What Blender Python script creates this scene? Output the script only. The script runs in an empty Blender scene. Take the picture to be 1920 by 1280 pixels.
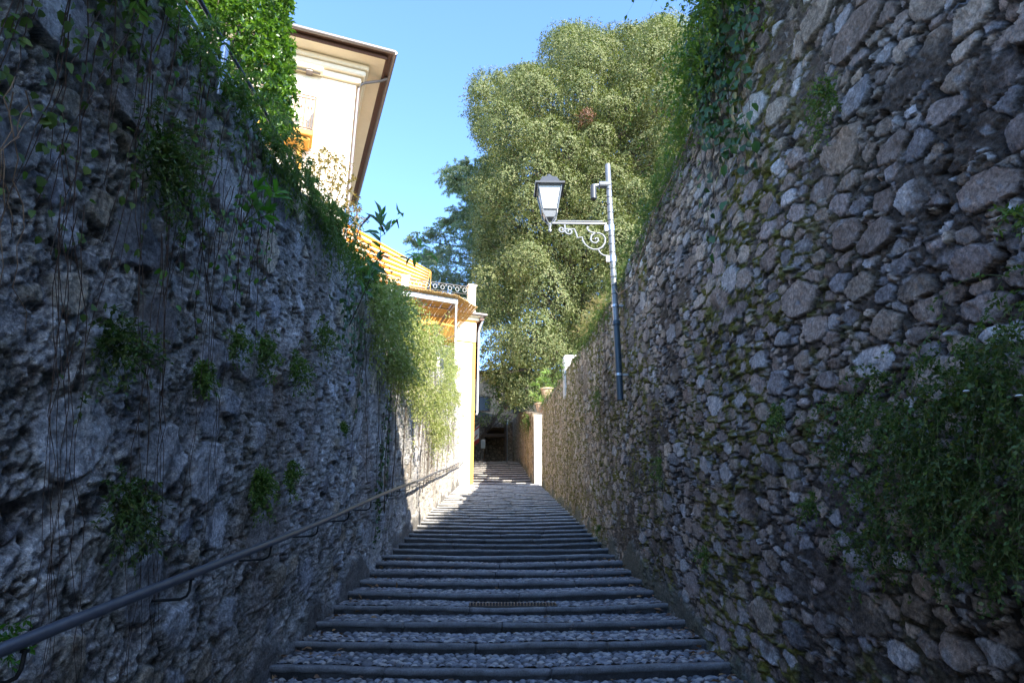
import bpy, math, random
import numpy as np
from math import sin, cos, tan, radians, pi, sqrt, atan

# ------------------------------------------------------------------ scene, camera, light
sc = bpy.context.scene
COL = sc.collection
random.seed(7)
PITCH, YAW, FPX = radians(17.6), radians(1.2), 1160.0
EYE = np.array([0.0, 0.0, 1.62])
cam_d = bpy.data.cameras.new('camera'); cam_d.sensor_width = 36; cam_d.lens = 36 * FPX / 1920
cam_d.clip_start = 0.05; cam_d.clip_end = 600
cam = bpy.data.objects.new('camera', cam_d); COL.objects.link(cam)
cam.location = EYE; cam.rotation_euler = (pi / 2 + PITCH, 0, -YAW)
sc.camera = cam

SUN_AZ, SUN_EL = radians(33), radians(31)          # to the right of and behind the camera
world = bpy.data.worlds.new("World"); sc.world = world; world.use_nodes = True
wn = world.node_tree; bg = wn.nodes['Background']
sky = wn.nodes.new('ShaderNodeTexSky'); sky.sky_type = 'NISHITA'; sky.sun_disc = False
sky.sun_elevation = SUN_EL; sky.sun_rotation = pi - SUN_AZ
sky.air_density = 1.0; sky.dust_density = 0.5; sky.ozone_density = 1.6
tint_ = wn.nodes.new('ShaderNodeVectorMath'); tint_.operation = 'MULTIPLY'; tint_.inputs[1].default_value = (.54, .68, .89)
wn.links.new(sky.outputs[0], tint_.inputs[0]); wn.links.new(tint_.outputs[0], bg.inputs[0]); bg.inputs[1].default_value = 0.13
sun_d = bpy.data.lights.new('sun', 'SUN'); sun_d.energy = 2.4; sun_d.angle = radians(0.53); sun_d.color = (1, .93, .82)
sun = bpy.data.objects.new('sun', sun_d); COL.objects.link(sun)
sun.rotation_euler = (pi / 2 - SUN_EL, 0, SUN_AZ)
sc.view_settings.view_transform = 'Standard'; sc.view_settings.look = 'None'
sc.view_settings.exposure = 2.6; sc.view_settings.gamma = 1
sc.cycles.max_bounces = 6; sc.cycles.diffuse_bounces = 4; sc.cycles.transparent_max_bounces = 4
sc.cycles.use_denoising = True

# ------------------------------------------------------------------ small helpers
def ray(px, py):
    F = np.array([sin(YAW) * cos(PITCH), cos(YAW) * cos(PITCH), sin(PITCH)])
    R = np.array([cos(YAW), -sin(YAW), 0]); U = np.cross(R, F)
    return F + R * (px - 960) / FPX + U * (640 - py) / FPX
def wp(px, py, X=None, Y=None):
    "the point of the plane X=const or Y=const that is seen in that direction"
    d = ray(px, py); t = (X - EYE[0]) / d[0] if X is not None else (Y - EYE[1]) / d[1]
    return EYE + d * t
def zl(Y):
    Y = np.asarray(Y, float)
    return np.where(Y < 28, .14 * Y, np.where(Y < 38, 3.92 + .218 * (Y - 28), 6.1))
def ss(a, b, x):
    t = np.clip((x - a) / (b - a), 0, 1); return t * t * (3 - 2 * t)
def hsh(i, j, s):
    n = (i.astype(np.int64) * 374761393 + j.astype(np.int64) * 668265263 + s * 1442695041) & 0xffffffff
    n = ((n ^ (n >> 13)) * 1274126177) & 0xffffffff
    n = ((n ^ (n >> 16)) * 2246822519) & 0xffffffff
    return ((n ^ (n >> 15)) & 0xffffff) / float(0xffffff)
def vn(x, y, s=0):
    xi, yi = np.floor(x), np.floor(y); fx, fy = x - xi, y - yi
    fx = fx * fx * (3 - 2 * fx); fy = fy * fy * (3 - 2 * fy)
    a, b = hsh(xi, yi, s), hsh(xi + 1, yi, s); c, d = hsh(xi, yi + 1, s), hsh(xi + 1, yi + 1, s)
    return (a * (1 - fx) + b * fx) * (1 - fy) + (c * (1 - fx) + d * fx) * fy
def fbm(x, y, s=0, o=4, g=.5):
    r = 0; a = 1; t = 0
    for k in range(o):
        r = r + a * vn(x * 2 ** k + 17.3 * k, y * 2 ** k + 9.1 * k, s + k); t += a; a *= g
    return r / t

def link(name, me, parent=None):
    o = bpy.data.objects.new(name, me); COL.objects.link(o)
    if parent: o.parent = parent
    return o
def mesh_np(name, V, faces, mat, parent=None, col=None, smooth=False, mats=None, mi=None):
    "faces: list of (M,k) index arrays"
    V = np.asarray(V, np.float32).reshape(-1, 3)
    me = bpy.data.meshes.new(name)
    faces = [np.asarray(f, np.int32) for f in faces if len(f)]
    me.vertices.add(len(V)); me.vertices.foreach_set('co', V.ravel())
    tot = np.concatenate([np.full(len(f), f.shape[1], np.int32) for f in faces])
    idx = np.concatenate([f.ravel() for f in faces])
    me.loops.add(len(idx)); me.loops.foreach_set('vertex_index', idx)
    me.polygons.add(len(tot))
    st = np.concatenate([[0], np.cumsum(tot)[:-1]]).astype(np.int32)
    me.polygons.foreach_set('loop_start', st); me.polygons.foreach_set('loop_total', tot)
    if smooth: me.polygons.foreach_set('use_smooth', np.ones(len(tot), bool))
    if mats:
        for m in mats: me.materials.append(m)
        me.polygons.foreach_set('material_index', np.asarray(mi, np.int32))
    else: me.materials.append(mat)
    me.update(calc_edges=True); me.validate()
    if col is not None:
        at = me.color_attributes.new('tint', 'FLOAT_COLOR', 'POINT')
        c = np.ones((len(V), 4), np.float32); c[:, :3] = col; at.data.foreach_set('color', c.ravel())
    return link(name, me, parent)
def tag(o, label=None, cat=None, group=None, kind=None):
    if label: o['label'] = label
    if cat: o['category'] = cat
    if group: o['group'] = group
    if kind: o['kind'] = kind
    return o
def empty(name, loc=(0, 0, 0), rz=0, **k):
    o = bpy.data.objects.new(name, None); COL.objects.link(o); o.location = loc; o.rotation_euler = (0, 0, rz)
    o.empty_display_size = .2
    return tag(o, **k)

class MB:
    "collects boxes, tubes and lathes into one mesh"
    def __init__(s): s.v = []; s.f = []
    def add(s, V, F):
        b = len(s.v); s.v += [tuple(map(float, p)) for p in V]; s.f += [tuple(b + i for i in f) for f in F]; return s
    def box(s, x0, x1, y0, y1, z0, z1, c=0.0):
        c = min(c, (x1 - x0) / 3, (y1 - y0) / 3, (z1 - z0) / 3)
        if c <= 0:
            V = [(x, y, z) for z in (z0, z1) for y in (y0, y1) for x in (x0, x1)]
            return s.add(V, [(0, 2, 3, 1), (4, 5, 7, 6), (0, 1, 5, 4), (2, 6, 7, 3), (0, 4, 6, 2), (1, 3, 7, 5)])
        rings = []
        for z, k in ((z0, c), (z0 + c, 0), (z1 - c, 0), (z1, c)):
            a, b, d, e = x0 + k, x1 - k, y0 + k, y1 - k; q = c
            rings.append([(a + q, d, z), (b - q, d, z), (b, d + q, z), (b, e - q, z), (b - q, e, z), (a + q, e, z), (a, e - q, z), (a, d + q, z)])
        V = [p for r in rings for p in r]; F = [tuple(range(7, -1, -1)), tuple(range(24, 32))]
        for r in range(3):
            for i in range(8):
                j = (i + 1) % 8; F.append((r * 8 + i, r * 8 + j, (r + 1) * 8 + j, (r + 1) * 8 + i))
        return s.add(V, F)
    def tube(s, P, r, n=8, r1=None, cap=True):
        P = [np.array(p, float) for p in P]; m = len(P); V = []; F = []; up = None
        for i, p in enumerate(P):
            t = P[min(i + 1, m - 1)] - P[max(i - 1, 0)]; t /= max(np.linalg.norm(t), 1e-9)
            if up is None:
                a = np.array([0, 0, 1.]) if abs(t[2]) < .9 else np.array([1., 0, 0]); up = a
            u = up - t * up.dot(t); u /= max(np.linalg.norm(u), 1e-9); w = np.cross(t, u); up = u
            rr = r if r1 is None else r + (r1 - r) * i / (m - 1)
            for k in range(n):
                a = 2 * pi * k / n; V.append(p + rr * (cos(a) * u + sin(a) * w))
        for i in range(m - 1):
            for k in range(n):
                l = (k + 1) % n; F.append((i * n + k, i * n + l, (i + 1) * n + l, (i + 1) * n + k))
        if cap: F += [tuple(range(n - 1, -1, -1)), tuple(range((m - 1) * n, m * n))]
        return s.add(V, F)
    def lathe(s, c, prof, n=16):
        V = [(c[0] + r * cos(2 * pi * k / n), c[1] + r * sin(2 * pi * k / n), c[2] + z) for r, z in prof for k in range(n)]
        F = [(i * n + k, i * n + (k + 1) % n, (i + 1) * n + (k + 1) % n, (i + 1) * n + k) for i in range(len(prof) - 1) for k in range(n)]
        F += [tuple(range(n - 1, -1, -1)), tuple(range((len(prof) - 1) * n, len(prof) * n))]
        return s.add(V, F)
    def build(s, name, mat, parent=None, smooth=False):
        me = bpy.data.meshes.new(name); me.from_pydata(s.v, [], s.f); me.materials.append(mat)
        if smooth:
            me.polygons.foreach_set('use_smooth', np.ones(len(me.polygons), bool))
            me.set_sharp_from_angle(angle=radians(40))
        me.update(); return link(name, me, parent)

# ------------------------------------------------------------------ materials
def mat(name, color=(.5, .5, .5), rough=.8, attr=False, var=.25, vscale=6, bump=.0, bscale=60, metal=0, spec=.4,
        island=None, trans=0, color2=None, bump2=0, b2scale=200, var2=0, v2scale=80):
    m = bpy.data.materials.new(name); m.use_nodes = True; nt = m.node_tree; N = nt.nodes; L = nt.links
    b = N['Principled BSDF']; b.inputs['Roughness'].default_value = rough; b.inputs['Metallic'].default_value = metal
    b.inputs['Specular IOR Level'].default_value = spec
    tc = N.new('ShaderNodeTexCoord')
    if attr:
        a = N.new('ShaderNodeAttribute'); a.attribute_name = 'tint'; src = a.outputs['Color']
    elif island:
        g = N.new('ShaderNodeNewGeometry'); r = N.new('ShaderNodeValToRGB'); r.color_ramp.interpolation = 'LINEAR'
        e = r.color_ramp.elements
        while len(e) < len(island): e.new(.5)
        for k, c in enumerate(island): e[k].position = k / (len(island) - 1); e[k].color = (*c, 1)
        L.new(g.outputs['Random Per Island'], r.inputs[0]); src = r.outputs[0]
    elif color2:
        n0 = N.new('ShaderNodeTexNoise'); n0.inputs['Scale'].default_value = vscale * .4; n0.inputs['Detail'].default_value = 5
        L.new(tc.outputs['Object'], n0.inputs['Vector'])
        r = N.new('ShaderNodeValToRGB'); r.color_ramp.elements[0].position = .38; r.color_ramp.elements[1].position = .62
        r.color_ramp.elements[0].color = (*color, 1); r.color_ramp.elements[1].color = (*color2, 1)
        L.new(n0.outputs[0], r.inputs[0]); src = r.outputs[0]
    else:
        r = N.new('ShaderNodeRGB'); r.outputs[0].default_value = (*color, 1); src = r.outputs[0]
    for var, vscale in ((var, vscale), (var2, v2scale)):
        if not var: continue
        n = N.new('ShaderNodeTexNoise'); n.inputs['Scale'].default_value = vscale; n.inputs['Detail'].default_value = 6
        n.inputs['Roughness'].default_value = .78
        L.new(tc.outputs['Object'], n.inputs['Vector'])
        mr = N.new('ShaderNodeMapRange'); mr.inputs[1].default_value = .3; mr.inputs[2].default_value = .7
        mr.inputs[3].default_value = 1 - var; mr.inputs[4].default_value = 1 + var; L.new(n.outputs[0], mr.inputs[0])
        mx = N.new('ShaderNodeVectorMath'); mx.operation = 'SCALE'
        L.new(src, mx.inputs[0]); L.new(mr.outputs[0], mx.inputs['Scale']); src = mx.outputs[0]
    L.new(src, b.inputs['Base Color'])
    prev = None
    for st, scl in ((bump, bscale), (bump2, b2scale)):
        if st:
            n = N.new('ShaderNodeTexNoise'); n.inputs['Scale'].default_value = scl; n.inputs['Detail'].default_value = 5
            n.inputs['Roughness'].default_value = .7
            L.new(tc.outputs['Object'], n.inputs['Vector'])
            bp = N.new('ShaderNodeBump'); bp.inputs['Strength'].default_value = 1; bp.inputs['Distance'].default_value = st
            L.new(n.outputs[0], bp.inputs['Height'])
            if prev: L.new(prev, bp.inputs['Normal'])
            prev = bp.outputs[0]
    if prev: L.new(prev, b.inputs['Normal'])
    if trans:
        t = N.new('ShaderNodeBsdfTranslucent'); hs = N.new('ShaderNodeVectorMath'); hs.operation = 'MULTIPLY'
        hs.inputs[1].default_value = (1.5, 1.7, .7); L.new(src, hs.inputs[0]); L.new(hs.outputs[0], t.inputs[0])
        ms = N.new('ShaderNodeMixShader'); ms.inputs[0].default_value = trans
        L.new(b.outputs[0], ms.inputs[1]); L.new(t.outputs[0], ms.inputs[2])
        L.new(ms.outputs[0], N['Material Output'].inputs[0])
    return m
M = {}
M['wall'] = mat('wall_masonry', attr=True, rough=.88, var=.3, vscale=12, bump=.022, bscale=38, bump2=.006, b2scale=150, spec=.3, var2=.6, v2scale=48)
M['wall_l'] = mat('wall_rough_render', attr=True, rough=.9, var=.3, vscale=11, bump=.04, bscale=34, bump2=.010, b2scale=120, spec=.3, var2=.6, v2scale=44)
M['kerb'] = mat('granite_edge', attr=True, rough=.7, var=.35, vscale=9, var2=.5, v2scale=90, bump=.012, bscale=90, bump2=.003, b2scale=260, spec=.5)
M['cobble'] = mat('river_cobbles', attr=True, rough=.6, var=.2, vscale=40, bump=.002, bscale=150, spec=.5)
M['ground'] = mat('hillside_soil', (.07, .06, .04), .95, color2=(.05, .07, .025), vscale=4, bump=.03, bscale=8)
M['ochre'] = mat('ochre_render', (.76, .38, .08), .85, var=.08, vscale=3, bump=.002, bscale=80)
M['cream'] = mat('cream_render', (.80, .68, .52), .85, var=.06, vscale=2, bump=.002, bscale=80)
M['white_render'] = mat('white_render', (.80, .74, .60), .85, var=.1, vscale=3, bump=.003, bscale=60)
M['tan_render'] = mat('tan_render', (.48, .35, .24), .9, var=.25, vscale=2, bump=.004, bscale=40)
M['brown_wood'] = mat('brown_eaves_wood', (.10, .045, .03), .6, var=.25, vscale=9)
M['old_wood'] = mat('old_beam_wood', (.11, .075, .05), .8, var=.35, vscale=12, bump=.004, bscale=40)
M['gutter'] = mat('grey_gutter_paint', (.22, .18, .17), .4, var=.08, metal=.2, spec=.5)
M['tile'] = mat('roof_tile', (.32, .13, .07), .8, var=.3, vscale=8)
M['shutter'] = mat('green_shutter_paint', (.14, .22, .17), .5, var=.1)
M['iron_rust'] = mat('pale_rusty_iron', (.22, .14, .08), .6, var=.3, vscale=30)
M['iron_dark'] = mat('dark_iron', (.06, .055, .055), .5, var=.2, vscale=20, metal=.5)
M['iron_white'] = mat('weathered_white_iron', (.36, .37, .37), .5, var=.12, vscale=20)
M['lamp_paint'] = mat('grey_lamp_paint', (.20, .21, .22), .38, var=.1, vscale=15, metal=.15, spec=.6)
M['pole'] = mat('galvanised_pole', (.20, .21, .22), .42, var=.15, vscale=12, metal=.3, bump=.0006, bscale=60)
M['pole_dark'] = mat('black_pipe_paint', (.035, .055, .07), .4, var=.15, vscale=12)
M['strap'] = mat('black_strap', (.02, .02, .02), .5)
M['glass'] = mat('frosted_lantern_glass', (.62, .61, .56), .25, var=.08, vscale=5, spec=.6)
M['rail'] = mat('handrail_steel_paint', (.11, .12, .145), .33, var=.2, vscale=14, metal=.3, spec=.6, bump=.0004, bscale=90)
M['galv'] = mat('galvanised_steel', (.45, .47, .50), .35, var=.2, vscale=12, metal=.8)
M['reed'] = mat('reed_matting', (.52, .34, .13), .8, var=.35, vscale=30)
M['awn_y'] = mat('yellow_awning_cloth', (.80, .20, .01), .8, var=.05)
M['awn_w'] = mat('white_awning_cloth', (.82, .66, .40), .8, var=.05)
M['terracotta'] = mat('pale_terracotta', (.55, .36, .22), .8, var=.15, vscale=8)
M['stone_block'] = mat('pale_stone_cap', (.55, .53, .48), .85, var=.25, vscale=6, bump=.012, bscale=12)
M['dark'] = mat('dark_glass', (.015, .015, .018), .2, var=0)
M['red'] = mat('faded_red_print', (.35, .04, .04), .6, var=.15)
M['paper'] = mat('white_paper', (.7, .7, .68), .7, var=.05)
M['bark'] = mat('grey_brown_bark', (.10, .075, .055), .9, var=.35, vscale=14, bump=.01, bscale=30)
M['stem'] = mat('brown_stems', (.075, .045, .03), .8, var=.3, vscale=20)
M['gstem'] = mat('green_stems', (.10, .13, .035), .7, var=.3, vscale=20)
M['dry'] = mat('dry_litter', island=[(.26, .13, .05), (.13, .07, .04), (.36, .20, .07)], rough=.85, var=0)
def leafmat(name, cols, trans=.3, rough=.5, spec=.4): return mat(name, island=cols, rough=rough, trans=trans, var=0, spec=spec)
M['oak'] = leafmat('holm_oak_leaf', [(.145, .17, .06), (.085, .115, .035), (.20, .21, .09), (.145, .17, .06), (.25, .235, .12)], .2, .6, .3)
M['oak_dead'] = leafmat('dead_oak_leaf', [(.20, .09, .05), (.14, .07, .04), (.26, .14, .08)], .2)
M['cedar'] = leafmat('cedar_needles', [(.22, .27, .20), (.33, .37, .28), (.15, .19, .15)], .35)
M['camellia'] = leafmat('glossy_bush_leaf', [(.06, .13, .015), (.11, .21, .025), (.04, .09, .012), (.17, .27, .035)], .35, .3, .7)
M['ivy'] = leafmat('ivy_leaf', [(.03, .075, .018), (.05, .12, .025), (.02, .05, .015)], .3, .4, .5)
M['fern'] = leafmat('fresh_wall_plant', [(.11, .18, .035), (.07, .13, .025), (.17, .23, .05)], .4, .55)
M['grass'] = leafmat('hanging_grass', [(.11, .18, .04), (.07, .13, .028), (.19, .21, .07)], .4, .6)
M['drygrass'] = leafmat('dry_grass', [(.42, .33, .17), (.30, .24, .11), (.22, .22, .08)], .3, .7)
M['vine'] = leafmat('sunlit_climber_leaf', [(.27, .32, .09), (.36, .37, .14), (.17, .22, .055), (.50, .44, .27)], .35, .55)
M['broad'] = leafmat('broad_fresh_leaf', [(.07, .19, .02), (.10, .24, .025), (.05, .14, .02)], .45, .35, .6)
M['branchleaf'] = leafmat('branch_leaf', [(.07, .16, .04), (.09, .20, .04), (.05, .11, .04)], .4, .35, .6)
M['autumn'] = leafmat('orange_shrub_leaf', [(.30, .18, .06), (.17, .14, .04), (.40, .25, .10), (.12, .12, .04)], .35, .6)
M['darkshrub'] = leafmat('dark_shrub_leaf', [(.05, .095, .022), (.09, .15, .035), (.03, .06, .016), (.15, .17, .045)], .35, .5)
M['moss'] = leafmat('moss', [(.10, .10, .012), (.06, .07, .01)], 0, .95)

# ------------------------------------------------------------------ power-diagram masonry
def darts(U, V, radii, tries, seed, pack=.74):
    rnd = random.Random(seed); cell = max(radii); g = {}; P = []
    for r, n in zip(radii, tries):
        for _ in range(n):
            u, v = rnd.uniform(*U), rnd.uniform(*V); q = r * rnd.uniform(.8, 1.2); i, j = int(u // cell), int(v // cell); ok = True
            for a in (i - 1, i, i + 1):
                for b in (j - 1, j, j + 1):
                    for (x, y, s) in g.get((a, b), ()):
                        if (x - u) ** 2 + (y - v) ** 2 < (pack * (q + s)) ** 2: ok = False; break
                    if not ok: break
                if not ok: break
            if ok: g.setdefault((i, j), []).append((u, v, q)); P.append((u, v, q))
    return np.array(P)
def power(u, v, P, cell):
    "nearest two stones in power distance: index and distance to the joint"
    u0, v0 = P[:, 0].min() - cell, P[:, 1].min() - cell
    bi = ((P[:, 0] - u0) // cell).astype(int); bj = ((P[:, 1] - v0) // cell).astype(int)
    nu, nv_ = bi.max() + 2, bj.max() + 2
    key = bi * nv_ + bj; order = np.argsort(key, kind='stable'); cnt = np.bincount(key, minlength=nu * nv_); K = cnt.max()
    tab = np.full((nu * nv_, K), -1, np.int64); pos = np.arange(len(P)) - np.concatenate([[0], np.cumsum(cnt)])[key[order]]
    tab[key[order], pos] = order
    gi = np.clip(((u - u0) // cell).astype(int), 1, nu - 2); gj = np.clip(((v - v0) // cell).astype(int), 1, nv_ - 2)
    b1 = np.full(u.shape, 1e9); b2 = np.full(u.shape, 1e9); i1 = np.zeros(u.shape, np.int64); i2 = np.zeros(u.shape, np.int64)
    Px, Py, R2 = P[:, 0], P[:, 1], P[:, 2] ** 2
    for a in (-1, 0, 1):
        for b in (-1, 0, 1):
            kk = (gi + a) * nv_ + gj + b
            for k in range(K):
                q = tab[kk, k]; okm = q >= 0
                if not okm.any(): break
                d = np.where(okm, (u - Px[q]) ** 2 + (v - Py[q]) ** 2 - R2[q], 1e9)
                m1 = d < b1; m2 = (~m1) & (d < b2)
                b2 = np.where(m1, b1, np.where(m2, d, b2)); i2 = np.where(m1, i1, np.where(m2, q, i2))
                b1 = np.where(m1, d, b1); i1 = np.where(m1, q, i1)
    dist = np.sqrt((Px[i1] - Px[i2]) ** 2 + (Py[i1] - Py[i2]) ** 2) + 1e-6
    return i1, (b2 - b1) / (2 * dist)
def ysteps(y0, y1, near, far, k):
    ys = [y0]
    while ys[-1] < y1: ys.append(ys[-1] + max(near, min(far, ys[-1] ** 2 * k if ys[-1] > 0 else far)))
    return np.array(ys)
def lerp3(a, b, t): return a * (1 - t[..., None]) + np.array(b) * t[..., None]

def masonry(name, ys, hfun, xfun, sgn, nv, kind, seed, thick=.45, v0=-.3, material=None, tone=1.0):
    ns = len(ys); vv = np.linspace(0, 1, nv)
    Yg = np.repeat(ys[:, None], nv, 1); H = hfun(ys)[:, None]
    top_n = (fbm(ys * 1.7, ys * 0 + 3, seed + 50, 3) - .5)[:, None] * .22
    Vg = v0 + vv[None, :] * (H + top_n - v0)
    asp = 1.85 if kind == 'right' else 1.25
    U, W = Yg.copy(), Vg * asp
    U += .05 * (fbm(Yg * 5, Vg * 5, seed + 1, 4) - .5); W += .05 * (fbm(Yg * 5, Vg * 5, seed + 5, 4) - .5)
    if kind == 'right': rad, tr = (.19, .14, .10, .07, .048), (260, 1600, 7000, 18000, 34000)
    else: rad, tr = (.22, .15, .10, .065, .045), (350, 900, 4000, 14000, 26000)
    sc_ = (ys[-1] - ys[0]) / 30
    P = darts((ys[0] - .5, ys[-1] + .5), (-.8, hfun(ys).max() * asp + .5), rad, [int(t * sc_) for t in tr], seed)
    i1, e = power(U.ravel(), W.ravel(), P, .36); i1 = i1.reshape(U.shape); e = e.reshape(U.shape)
    rng = np.random.default_rng(seed); n = len(P); R = P[:, 2]
    prot = rng.uniform(.2, 1, n) * np.clip(R / .1, .4, 1.3); tx, ty = rng.uniform(-.22, .22, (2, n)); pick = rng.random(n); bri = rng.uniform(.7, 1.35, n)
    cu, cv = P[i1, 0] - U, P[i1, 1] - W
    nk = 5; a0 = rng.uniform(0, 6.28, n)
    for k in range(nk):
        an = a0 + k * 6.283 / nk + rng.uniform(-.5, .5, n); ck = R * rng.uniform(.80, 1.3, n)
        e = np.minimum(e, ck[i1] + cu * np.cos(an)[i1] + cv * np.sin(an)[i1])
    rough = fbm(Yg * 9, Vg * 9, seed + 9, 4, .6) - .5; fine = fbm(Yg * 34, Vg * 34, seed + 13, 3, .6) - .5
    low = fbm(Yg * .55, Vg * .8, seed + 17, 3); low2 = fbm(Yg * 1.3, Vg * 1.6, seed + 23, 3)
    if kind == 'right':
        smear = ss(.60, .72, low2 + .35 * (pick[i1] - .5) + .15 * rough); smear *= .9
        mort = .002 + .008 * rng.random(n)[i1]
        s = ss(0, .009, e - mort - .025 * np.clip(rough, -.3, .3)); depth = .028
        P2 = darts((ys[0] - .5, ys[-1] + .5), (-.8, hfun(ys).max() * asp + .5), (.05, .032), (int(26000 * sc_), int(52000 * sc_)), seed + 2)
        j1, e2 = power(U.ravel(), W.ravel(), P2, .14); j1 = j1.reshape(U.shape); e2 = e2.reshape(U.shape); n2 = len(P2)
        cu2, cv2 = P2[j1, 0] - U, P2[j1, 1] - W; a2 = rng.uniform(0, 6.28, n2)
        for k in range(5):
            an = a2 + k * 1.2566 + rng.uniform(-.4, .4, n2); ck = P2[:, 2] * rng.uniform(.6, 1.15, n2)
            e2 = np.minimum(e2, ck[j1] + cu2 * np.cos(an)[j1] + cv2 * np.sin(an)[j1])
        keep = rng.random(n2) < .8; s2 = ss(.001, .007, e2) * keep[j1] * (1 - s); prot2 = rng.uniform(.1, .9, n2); tone2 = rng.uniform(.5, 1.6, n2); pk2 = rng.integers(0, 7, n2)
    else:
        smear = ss(.39, .45, low2 * .4 + pick[i1] * .6 + .1 * rough - (P[i1, 2] > .12) * .22)
        mort = .016; s = ss(0, .02, e - mort - .04 * np.clip(rough, -.3, .3)); depth = .035
    stone_h = depth * prot[i1] + (tx[i1] * cu + ty[i1] * cv) * .34 + .016 * rough + .013 * fine
    facet = np.abs(fbm(Yg * 5, Vg * 7, seed + 31, 2) - .5) * .03
    chips = fbm(Yg * 22, Vg * 26, seed + 15, 2) - .5
    mort_h = (.024 if kind == 'left' else .032) * rough + (.030 if kind == 'left' else .028) * fine + .03 * np.abs(chips)
    if kind == 'right': mort_h = mort_h + s2 * (1 - smear) * .034 * prot2[j1]
    sm = s * (1 - smear); h = mort_h * (1 - sm) + (stone_h - facet) * sm + .006
    if kind == 'left':                                         # pits and lumps of the worn render
        pit = ss(.58, .70, fbm(Yg * 19, Vg * 15, seed + 41, 3)); h -= .022 * pit * (1 - sm)
        big = ss(.71, .78, fbm(Yg * 2.6, Vg * 2.9, seed + 45, 3)); h -= .035 * big
        h += .05 * (fbm(Yg * 1.5, Vg * 1.5, seed + 47, 3) - .5)
    else:
        pit = ss(.64, .76, fbm(Yg * 10, Vg * 10, seed + 41, 3)); h -= .03 * pit * (1 - s); big = pit * 0
        h += .05 * (fbm(Yg * 1.2, Vg * 1.2, seed + 47, 3) - .5)
    joint = (1 - ss(0, .012, np.abs(e - mort))) * (1 - smear)
    if kind == 'right': h -= .012 * joint
    # cement skirting along the steps
    sk = ss(.06, -.06, Vg - .04 - .75 * (fbm(Yg * 1.6, Vg * .6 + 7, seed + 61, 3) - .42) - .14 * rough)
    h = h * (1 - sk) + (.05 + .02 * rough + .006 * fine) * sk
    # colours
    if kind == 'right':
        pal = np.array([(.30, .24, .195), (.35, .28, .215), (.25, .24, .24), (.40, .325, .25), (.26, .20, .16), (.44, .42, .40), (.32, .265, .235)])
        mcol = np.array((.070, .056, .043))
    else:
        pal = np.array([(.55, .55, .55), (.68, .67, .66), (.44, .44, .46), (.58, .50, .38), (.56, .57, .59), (.45, .44, .43)])
        mcol = np.array((.56, .535, .50))
    c = pal[(pick * 997 % len(pal)).astype(int)][i1] * bri[i1][..., None]
    c = c * (1 + .5 * rough + .5 * fine)[..., None]
    mc = mcol * (1 + 1.1 * rough + 1.3 * fine + .5 * (low2 - .5))[..., None]
    if kind == 'right':
        c2 = pal[pk2][j1] * tone2[j1][..., None] * (1 + .6 * fine)[..., None]; f2 = (s2 * (1 - smear))[..., None]; mc = mc * (1 - f2) + c2 * f2
        plas = ss(.60, .70, fbm(Yg * .45 + 3, Vg * .9, seed + 71, 3)) * ss(3.1, 3.6, Vg + low)        # old smeared plaster high on the wall
        mc = lerp3(mc, (.25, .21, .18), plas * .8)
        mc = lerp3(mc, (.33, .25, .155), ss(7, 18, Yg) * .85); c = lerp3(c, (.52, .40, .26), ss(6, 17, Yg) * .7)  # far stretch blended to warm tan, standing in for bounce light
    c = c * sm[..., None] + mc * (1 - sm)[..., None]
    c *= (1 - .5 * joint)[..., None]; c *= (1 - (.5 if kind == 'left' else .3) * pit)[..., None]
    if kind == 'left':
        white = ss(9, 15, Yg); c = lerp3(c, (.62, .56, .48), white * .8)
        c *= (1 - .3 * big)[..., None]
        stain = ss(.56, .7, fbm(Yg * 3.3, Vg * .5, seed + 81, 3)); c *= (1 - .3 * stain)[..., None]
        warm = ss(.62, .72, fbm(Yg * 1.1 + 9, Vg * .9, seed + 87, 3)); c = lerp3(c, (.27, .21, .16), warm * .5)
    moss = (1 - s) * ss(.36, .46, fbm(Yg * .8, Vg * .9, seed + 91, 4)) * ss(.40, .48, fbm(Yg * 9, Vg * 9, seed + 95, 4))
    if kind == 'right':
        moss *= ss(2.4, 4.5, Yg); c = lerp3(c, (.150, .140, .014), np.clip(moss * 1.3, 0, .85)); h += .014 * moss
        stain = ss(.58, .74, fbm(Yg * 2.5, Vg * .4, seed + 81, 3)); c *= (1 - .4 * stain)[..., None]
        lich = ss(.70, .76, fbm(Yg * 16, Vg * 16, seed + 99, 3)) * s; c = lerp3(c, (.38, .38, .38), lich * .55)
    else:
        c = lerp3(c, (.06, .075, .03), moss * .35)
    c = lerp3(c, (.11, .115, .085) if kind == 'right' else (.17, .16, .145), sk * .85)
    c *= (1 + .35 * rough * sk)[..., None]
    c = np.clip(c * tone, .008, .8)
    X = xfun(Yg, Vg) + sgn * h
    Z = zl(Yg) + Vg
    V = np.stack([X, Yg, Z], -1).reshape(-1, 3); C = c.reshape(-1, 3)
    idx = np.arange(ns * nv).reshape(ns, nv)
    a, b, d, e2 = idx[:-1, :-1].ravel(), idx[1:, :-1].ravel(), idx[1:, 1:].ravel(), idx[:-1, 1:].ravel()
    F = np.stack([a, b, d, e2] if sgn > 0 else [a, e2, d, b], 1)
    # back and top of the wall
    B = len(V); tb = V[idx[:, -1]].copy(); tb[:, 0] -= sgn * thick; bb = V[idx[:, 0]].copy(); bb[:, 0] -= sgn * thick
    V = np.concatenate([V, tb, bb]); C = np.concatenate([C, np.tile(mcol, (2 * ns, 1))])
    t0, t1 = idx[:-1, -1], idx[1:, -1]; k = np.arange(ns - 1); q0, q1 = B + k, B + k + 1; r0, r1 = B + ns + k, B + ns + k + 1
    T = np.stack([t0, t1, q1, q0], 1); Bk = np.stack([q0, q1, r1, r0], 1)
    if sgn < 0: T, Bk = T[:, ::-1], Bk[:, ::-1]
    ends = []
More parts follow.
